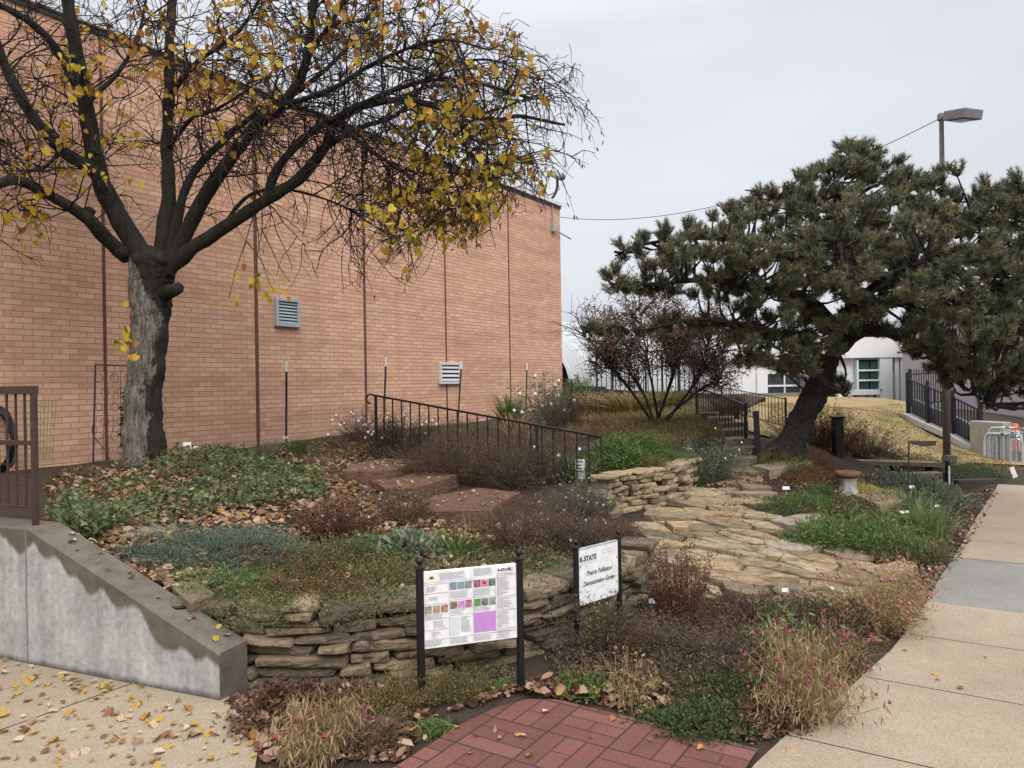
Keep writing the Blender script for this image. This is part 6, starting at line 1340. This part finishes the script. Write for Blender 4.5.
# ---------------------------------------------------------------- fallen leaves
def curl(n,p,size,flat=.35,seed=0):
    """curled round leaves, two quads about the midrib"""
    a=rng.uniform(0,2*math.pi,n); ax=np.stack([np.cos(a),np.sin(a),rng.normal(size=n)*flat],1); ax=nrm(ax); sd_=nrm(np.cross(ax,np.array([0,0,1.])+rng.normal(size=(n,3))*flat)); up=np.cross(sd_,ax); up*=np.sign(up[:,2:3]+1e-9)
    s=size[:,None]; c1=rng.uniform(.05,.5,n)[:,None]; w_=rng.uniform(.3,.5,n)[:,None]; b=rng.uniform(-.1,.35,n)[:,None]
    v0=p-ax*s*.5; v3=p+ax*s*.5+up*s*b*.5; vm=p-up*0
    L1=p-ax*s*.28+sd_*s*w_+up*s*c1*w_; L2=p+ax*s*.22+sd_*s*w_*.9+up*s*(c1*w_+b*.3); R1=p-ax*s*.28-sd_*s*w_+up*s*c1*w_; R2=p+ax*s*.22-sd_*s*w_*.9+up*s*(c1*w_+b*.3)
    V=np.stack([v0,L1,L2,v3,R2,R1],1).reshape(-1,3); i=np.arange(n)*6; F=np.concatenate([np.stack([i,i+3,i+2,i+1],1),np.stack([i,i+5,i+4,i+3],1)]); return V,F
def litter(name,areas,leaf,smin,smax,tone=.45,lift=.012,flat=.35,filt=None):
    p=np.concatenate([scatter(n,poly) for poly,n in areas]); 
    if filt is not None: p=p[filt(p)]
    n=len(p); p=p+np.stack([np.zeros(n),np.zeros(n),rng.random(n)*lift+.006],1); V,F=curl(n,p,rng.uniform(smin,smax,n),flat); t_=np.clip(rng.normal(tone,.26,n),0,1)
    return tag(link(name,mk(V,F,[M(leaf)],np.r_[t_,t_])),kind='stuff')
litter('leaf_litter',[([(40,528),(90,480),(170,462),(260,466),(350,470),(380,500),(330,545),(215,600),(150,588),(90,555)],5200),([(300,462),(385,440),(372,470),(420,500),(520,500),(520,540),(420,560),(350,540),(330,490)],2600),([(215,600),(330,560),(520,560),(600,570),(540,590),(300,612)],1500)],'litter',.035,.075,.5,.03)
litter('leaf_litter',[([(60,525),(95,478),(160,462),(262,464),(320,476),(325,500),(240,512),(170,525),(110,538)],420)],'litter',.03,.07,.4,.13,.5)
litter('leaf_litter',[([(215,600),(260,560),(340,545),(520,545),(560,570),(470,600),(320,612)],500),([(380,520),(430,490),(515,495),(500,520)],60)],'ltlitter',.025,.05,.5,.09,.5)
litter('leaf_litter',[([(44,486),(60,474),(150,462),(260,449),(330,443),(375,436),(372,452),(320,470),(260,462),(215,458),(140,464),(95,478),(50,505)],900)],'litter',.03,.07,.4,.03)
brush('bed_tangle',[([(44,486),(60,474),(150,462),(260,449),(330,443),(375,436),(372,452),(320,470),(260,462),(215,458),(140,464),(95,478),(50,505)],3500)],'mixed',.08,.03,.014,.4,6)
litter('leaf_litter',[([(90,545),(170,530),(215,560),(205,600),(150,590)],420)],'ltlitter',.04,.075,.5,.02)
litter('mulch_litter',[([(225,705),(300,680),(420,680),(430,735),(400,765),(265,765)],1500),([(430,720),(520,685),(640,650),(690,690),(755,745),(600,708),(520,695)],1500),([(640,690),(700,610),(800,610),(880,620),(860,660),(790,735),(700,735)],1700),([(720,510),(790,500),(800,545),(880,565),(930,570),(960,500),(900,480),(760,470)],2600),([(700,490),(730,466),(760,468),(770,500)],900)],'dklitter',.02,.05,.5,.02)
litter('mulch_litter',[([(520,700),(600,655),(690,690),(660,715),(590,705)],170),([(230,735),(262,700),(330,690),(330,765),(268,765)],200),([(400,765),(430,735),(440,690),(380,690),(350,760)],110)],'litter',.035,.075,.5,.05,.5)
litter('mulch_litter',[([(835,668),(862,655),(895,628),(930,608),(960,560),(985,520),(1000,490),(990,486),(950,520),(925,565),(900,600),(850,640)],900),([(870,590),(930,560),(960,500),(900,560)],400)],'dklitter',.015,.04,.55,.02,.5)
litter('mulch_litter',[([(850,655),(900,640),(930,620),(890,615),(840,650)],120),([(755,745),(800,740),(830,700),(800,690)],70)],'litter',.02,.045,.5,.02,.4)
ps=[]
for sl,z_,n in zip(SLABS,(.53,.63,.73,.37),(46,60,80,6)):
    a=np.array(sl); q=rng.uniform(a.min(0),a.max(0),(n*4,2)); q=q[inpoly(q[:,0],q[:,1],sl)][:n]; ps.append(np.column_stack([q,np.full(len(q),z_+.012)]))
ps=np.concatenate(ps); V,F=curl(len(ps),ps,rng.uniform(.02,.05,len(ps)),.2); t_=rng.random(len(ps)); tag(link('leaf_litter',mk(V,F,[M('ltlitter')],np.r_[t_,t_])),kind='stuff')
litter('mulch_litter',[([(640,560),(700,600),(850,595),(880,580),(780,545),(770,500),(730,475),(690,500),(630,535)],420)],'dklitter',.012,.03,.5,.01,.4)
# single leaves on the paving, wall top and patio
var=[]
for k in range(12):
    V,F=curl(1,np.zeros((1,3)),np.array([1.]),.1+.05*k); V=V+rng.normal(size=V.shape)*np.array([.07,.07,.05]); V[:,1]*=rng.uniform(.6,1.1)
    sub=MB(); sub.add(V,F,rng.random()); me=sub.mesh([M('ltlitter')],name='fallen_leaf'); var.append(me)
def leaf_at(p,size,label,group,colr=None):
    o=bpy.data.objects.new('fallen_leaf',var[rng.integers(12)]); C.objects.link(o); o.location=p; o.rotation_euler=(rng.normal()*.12,rng.normal()*.12,rng.uniform(0,6.28)); o.scale=(size,)*3; tag(o,label,'leaf',group); return o
n=0
while n<190:
    px,py=rng.uniform(-5,262),rng.uniform(655,770)
    if py<663+.2*px or rng.random()>.35+.65*math.exp(-((px-120)/130)**2): continue
    if px>205 and py<706: continue
    u,v=uvof(*hit(px,py,lambda x,y:np.zeros_like(x))[:2])
    if v>-2.3-(u<2.3)*0 and u>1.7: continue
    p=hit(px,py,lambda x,y:np.zeros_like(x)); leaf_at(p+[0,0,.012],rng.uniform(.018,.036)+.035*rng.random()**2,'small curled dead leaf lying on the tan pavement at lower left','leaves on the pavement'); n+=1
n=0
while n<70:
    x=rng.uniform(.15,Lw+1.2); y=-abs(rng.normal())*.16-.02; q=W0+WD*x+WN*y; pz_=np.array([q[0],q[1],.016]); leaf_at(pz_,rng.uniform(.018,.05),'small curled dead leaf lying on the tan pavement at lower left','leaves on the pavement'); n+=1
for px,py in [(495,735),(500,742),(518,739),(523,740),(565,762),(456,731),(451,736),(493,692),(484,705),(425,741),(476,739),(612,722),(650,745),(700,752),(640,716),(545,715),(590,740),(530,760),(470,757)]:
    p=hit(px,py,lambda x,y:np.zeros_like(x)); leaf_at(p+[0,0,.017],rng.uniform(.02,.045),'pale curled leaf lying on the red brick patio','leaves on the patio')
def walltop(x): return .245+(.80-.245)*min(1,x/Lw)
for _ in range(15):
    x=rng.uniform(.05,Lw*.95); y=rng.uniform(.03,.17); q=W0+WD*x+WN*y; o=leaf_at((q[0],q[1],walltop(x)+.010),rng.uniform(.03,.06),'yellow-tan leaf resting on the sloping top of the concrete wall','leaves on the wall top')
    o.rotation_euler=(0,0,o.rotation_euler[2])
for px,py in [(845,690),(843,706),(838,712),(872,672),(905,652),(935,676),(938,681),(864,700),(960,690),(985,660),(922,640),(790,752),(880,665)]:
    p=hit(px,py,lambda x,y:np.zeros_like(x)); leaf_at(p+[0,0,.010],rng.uniform(.018,.05),'brown leaf lying on the tan sidewalk at right','leaves on the sidewalk')
# ================================================================ ledges and small garden objects
ledge('ledge_stone','flat grey ledge stone at the near edge of the right-hand bed',[(762,538,6.9),(800,536,6.9),(822,546,6.7),(800,552,6.5),(768,549,6.6)],greyflag,.12,.05,1)
ledge('ledge_stone','long grey ledge stone running below the bright green cushion',[(770,527,7.3),(800,522,7.5),(830,520,7.6),(822,530,7.3),(790,534,7.1)],greyflag,.14,.08,2)
ledge('ledge_stone','thick buff ledge stone under the yellow sedum',[(852,508,8.5),(893,500,8.7),(906,508,8.3),(880,519,8.0)],flagm,.26,.2,3,r=.3)
ledge('ledge_stone','sandy slab stepping down at the tip of the flagstone path',[(862,572,6.2),(905,562,6.5),(918,570,6.3),(880,584,6.0)],flagm,.1,.05,4,r=.7)
ledge('ledge_stone','grey slab beside the brown steps below the newel post',[(752,470,9.6),(800,462,9.9),(812,468,9.8),(770,478,9.3)],greyflag,.14,.08,5)
ledge('ledge_stone','mossy block edging the bed in front of the pine trunk',[(770,452,10.6),(800,448,10.9),(808,455,10.6),(780,460,10.3)],greyflag,.2,.12,6,r=.2)
ledge('ledge_stone','flat tan stone lying in leaves beside the concrete wall',[(100,549,5.1),(160,540,5.4),(168,549,5.2),(120,556,4.95)],greyflag,.06,.03,7,F=UP,r=.1)
ledge('ledge_stone','weathered slab between the concrete wall end and the ledge wall',[(158,590,4.55),(195,586,4.6),(215,604,4.3),(190,612,4.15)],stone_lo,.08,.03,8,F=UP,r=.4)
ledge('ledge_stone','pale rounded edging stone at the lower end of the flagstone path',[(740,604,5.3),(775,602,5.35),(780,612,5.1),(745,614,5.05)],greyflag,.12,.05,9,r=.9)
# pedestal
pp_=P(848,493,9.2); pp_[2]-=.05; pd=empty('birdbath_pedestal',pp_,0,'fluted white stone pedestal topped with a terracotta dish','pedestal')
mb=MB(); th=np.linspace(0,2*math.pi,32,endpoint=False); prof=[(.15,-.1),(.15,.0),(.14,.03),(.11,.08),(.095,.14),(.10,.20),(.115,.235)]
V=np.array([[a*(1+.06*math.cos(8*t))*math.cos(t),a*(1+.06*math.cos(8*t))*math.sin(t),z] for a,z in prof for t in th]); mb.add(V,[[i*32+j,i*32+(j+1)%32,(i+1)*32+(j+1)%32,(i+1)*32+j] for i in range(len(prof)-1) for j in range(32)])
mb.build('base',noisemat('worn_white_stone',(.26,.245,.215),(.44,.42,.385),12,.85,.3),pd,True)
mb=MB(); mb.lathe((0,0,.235),[(.0,0),(.10,0),(.14,.03),(.145,.075),(.135,.08),(.12,.05),(.0,.045)],28); mb.build('dish',noisemat('terracotta',(.17,.085,.06),(.25,.13,.095),9,.8,.2),pd,True)
# timber bench and edging
tim=noisemat('dark_timber_beam',(.030,.022,.019),(.065,.048,.040),5,.85,.5,30,.01,stretch=(1,1,3)); timt=noisemat('weathered_plank',(.16,.12,.085),(.27,.21,.155),6,.8,.3,stretch=(1,6,6))
a=P(858,462,11.3); b=P(936,464,11.1); bn=empty('timber_bench',[(a[0]+b[0])/2,(a[1]+b[1])/2,0],0,'long weathered plank bench on dark posts at the top of the right bed','bench'); bn.location.z=P(900,487,11.2)[2]
mb=MB(); mb.bar(a,b,.28,hd=.06); worldmesh(mb,'seat',timt,bn)
for f in (.05,.5,.95):
    p=a+(b-a)*f; mb=MB(); mb.box((p[0],p[1],p[2]-.19),(.1,.2,.33)); worldmesh(mb,'leg',tim,bn)
a=P(905,475,10.6); b=P(940,474,10.5); b2=empty('timber_bench',[(a[0]+b[0])/2,(a[1]+b[1])/2,P(920,492,10.5)[2]],0,'shorter low plank bench set in front of the long one','bench')
mb=MB(); mb.bar(a,b,.26,hd=.05); worldmesh(mb,'seat',timt,b2)
for f in (.1,.9): p=a+(b-a)*f; mb=MB(); mb.box((p[0],p[1],p[2]-.14),(.1,.18,.24)); worldmesh(mb,'leg',tim,b2)
for lab,(x0,y0,Y0),(x1,y1,Y1),hh in (('dark timber retaining beam behind the two benches',(868,474,12.),(945,478,11.8),.34),('dark timber box edge beside the lamp pole foot',(926,484,10.8),(953,482,10.6),.3),('long dark timber beam running from the lamp pole to the sidewalk',(952,486,10.7),(998,484,11.9),.17),('dark timber beam half buried behind the grey-green tufts',(880,494,9.9),(935,498,9.6),.16),('dark timber strip along the lawn beyond the sidewalk end',(996,480,12.9),(1040,481,12.9),.12)):
    a,b=P(x0,y0,Y0),P(x1,y1,Y1); mb=MB(); mb.bar(a,b,.17,hd=hh); tag(mb.build('timber_edging',tim),lab,'edging')
# black bin-like post behind the pine
p=P(838,456,10.9); bx=empty('utility_box',p,0,'slim black square post box standing between the two round shrubs','post')
mb=MB(); mb.box((0,0,.22),(.13,.14,.64),bev=.012); mb.build('body',black,bx); mb=MB(); mb.box((0,0,.555),(.16,.17,.035),bev=.008); mb.build('cap',black,bx)
# flag post
p=P(908,508,8.9); fpst=empty('flag_stand',p,0,'thin green metal stand holding a small dark flag edge-on','flag stand')
tp=P(909,441,8.9); mb=MB(); mb.tube([p-[0,0,.15],tp],.009,8); mb.tube([tp,P(938,441.5,8.7)],.006,6); worldmesh(mb,'pole',greenmetal,fpst)
mb=MB(); a=P(911,442,8.85); b=P(936,442,8.55); mb.add([a,b,b-[0,0,.035],(a+b)/2-[0,.03,.05],a-[0,0,.02]],[[0,1,2,3,4]]); mb.add([q+[0,.012,0] for q in (a,b,b-[0,0,.035],(a+b)/2-[0,.03,.05],a-[0,0,.02])],[[4,3,2,1,0]]); worldmesh(mb,'flag',mat('faded_flag',(.10,.085,.07),.8),fpst)
p=P(948,492,9.9); st_=empty('marker_stake',p,0,'black stake with a white strip in front of the lamp pole','stake')
mb=MB(); mb.box((0,0,.16),(.045,.045,.5),bev=.004); mb.build('stake',black,st_); mb=MB(); mb.box((.005,-.026,.22),(.018,.006,.24)); mb.build('strip',white,st_)
# white signs and plant tags
def planttag(px,py,Yd,w_,h_,stem,label,rot=0.,tilt=.35):
    t=P(px,py,Yd); zb=float(GR(t[:1],t[1:2])[0]); r0=empty('plant_tag',(t[0],t[1],zb),rot,label,'plant tag','white plant tags on stakes'); hgt=max(t[2]-zb,.03)
    mb=MB(); mb.tube([(0,.004,-.05),(0,.004,hgt)],.003,5); mb.build('stake',galv,r0)
    mb=MB(); mb.box((0,0,hgt),(w_*.8,.003,h_*.7),np.array(Matrix.Rotation(-tilt,3,'X'))); mb.build('plate',white,r0)
for a in [(785,590,5.2,.055,.035,.1,'white plant tag at the near edge of the flagstone path'),(833,588,5.4,.05,.03,.1,'white plant tag beside the dark twiggy mound, right of another on the path'),(652,601,5.0,.05,.045,.1,'white plant tag under the right post of the italic plaque'),(187,444,8.9,.12,.07,.1,'left of two white tags at the foot of the big tree'),(194,448,8.8,.12,.06,.1,'right of two white tags at the foot of the big tree'),
  (580,449,9.4,.05,.05,.1,'upper white tag seen through the lower handrail balusters'),(559,455,9.3,.05,.05,.1,'middle white tag seen through the lower handrail balusters'),(559,478,8.9,.06,.05,.1,'bottom white tag beside the last thick handrail post'),(535,447,10,.06,.05,.1,'white tag below the white-bloomed bush, behind the handrail'),(825,520,7.5,.07,.04,.1,'white tag at the tip of the long grey ledge stone'),
  (838,533,7.,.07,.045,.1,'white tag tilted among the fresh green clump'),(911,487,9.2,.1,.05,.1,'white tag between the flag stand and the grey-green tufts'),(904,512,8.,.13,.04,.1,'wide white tag lying in the grey-green tufts'),(937,506,9.,.06,.05,.1,'white tag beside the iris fan'),(786,488,8.6,.1,.05,.1,'white tag at the top of the flagstone path'),(676,433,11.8,.07,.06,.1,'white tag under the multi-stem brown tree')]: planttag(*a)
def smallsign(px0,py0,px1,py1,Yd,label,lines=0,tilt=0.):
    a=P(px0,py0,Yd); b=P(px1,py1,Yd); r0=empty('planting_sign',((a[0]+b[0])/2,Yd,b[2]-.1),0,label,'sign'); H__=a[2]-b[2]; W__=b[0]-a[0]
    mb=MB(); mb.box((0,0,.1+H__/2),(W__,.01,H__),np.array(Matrix.Rotation(tilt,3,'Y')),bev=.002); mb.build('plate',white,r0)
    if lines:
        mb=MB()
        for k in range(lines): mb.box((-W__*.08,-.007,.1+H__*(.88-.16*k)),(W__*rng.uniform(.35,.75),.002,.012))
        mb.build('print',ink,r0)
    mb=MB(); mb.box((0,.012,.08),(.02,.01,.4)); mb.build('stake',galv,r0)
smallsign(575.5,459.5,585,479,8.25,'upright white planting sign with a few printed lines behind the handrail end',4)
smallsign(1011,467,1016,478,12.2,'small white sign tilted on the lawn beyond the ground juniper',0,-.35)
tg_=P(700,654,4.3); zb=0; ts=empty('tag_stake',(tg_[0],tg_[1],0),0,'thin bare wire tag stake with a bent top in the brown mound','stake')
mb=MB(); mb.tube([(0,0,-.05),(0,0,tg_[2])],.003,6); mb.tube([(-.03,0,tg_[2]+.006),(.0,0,tg_[2]),(.035,-.01,tg_[2]-.004)],.006,6); mb.build('wire',galv,ts)
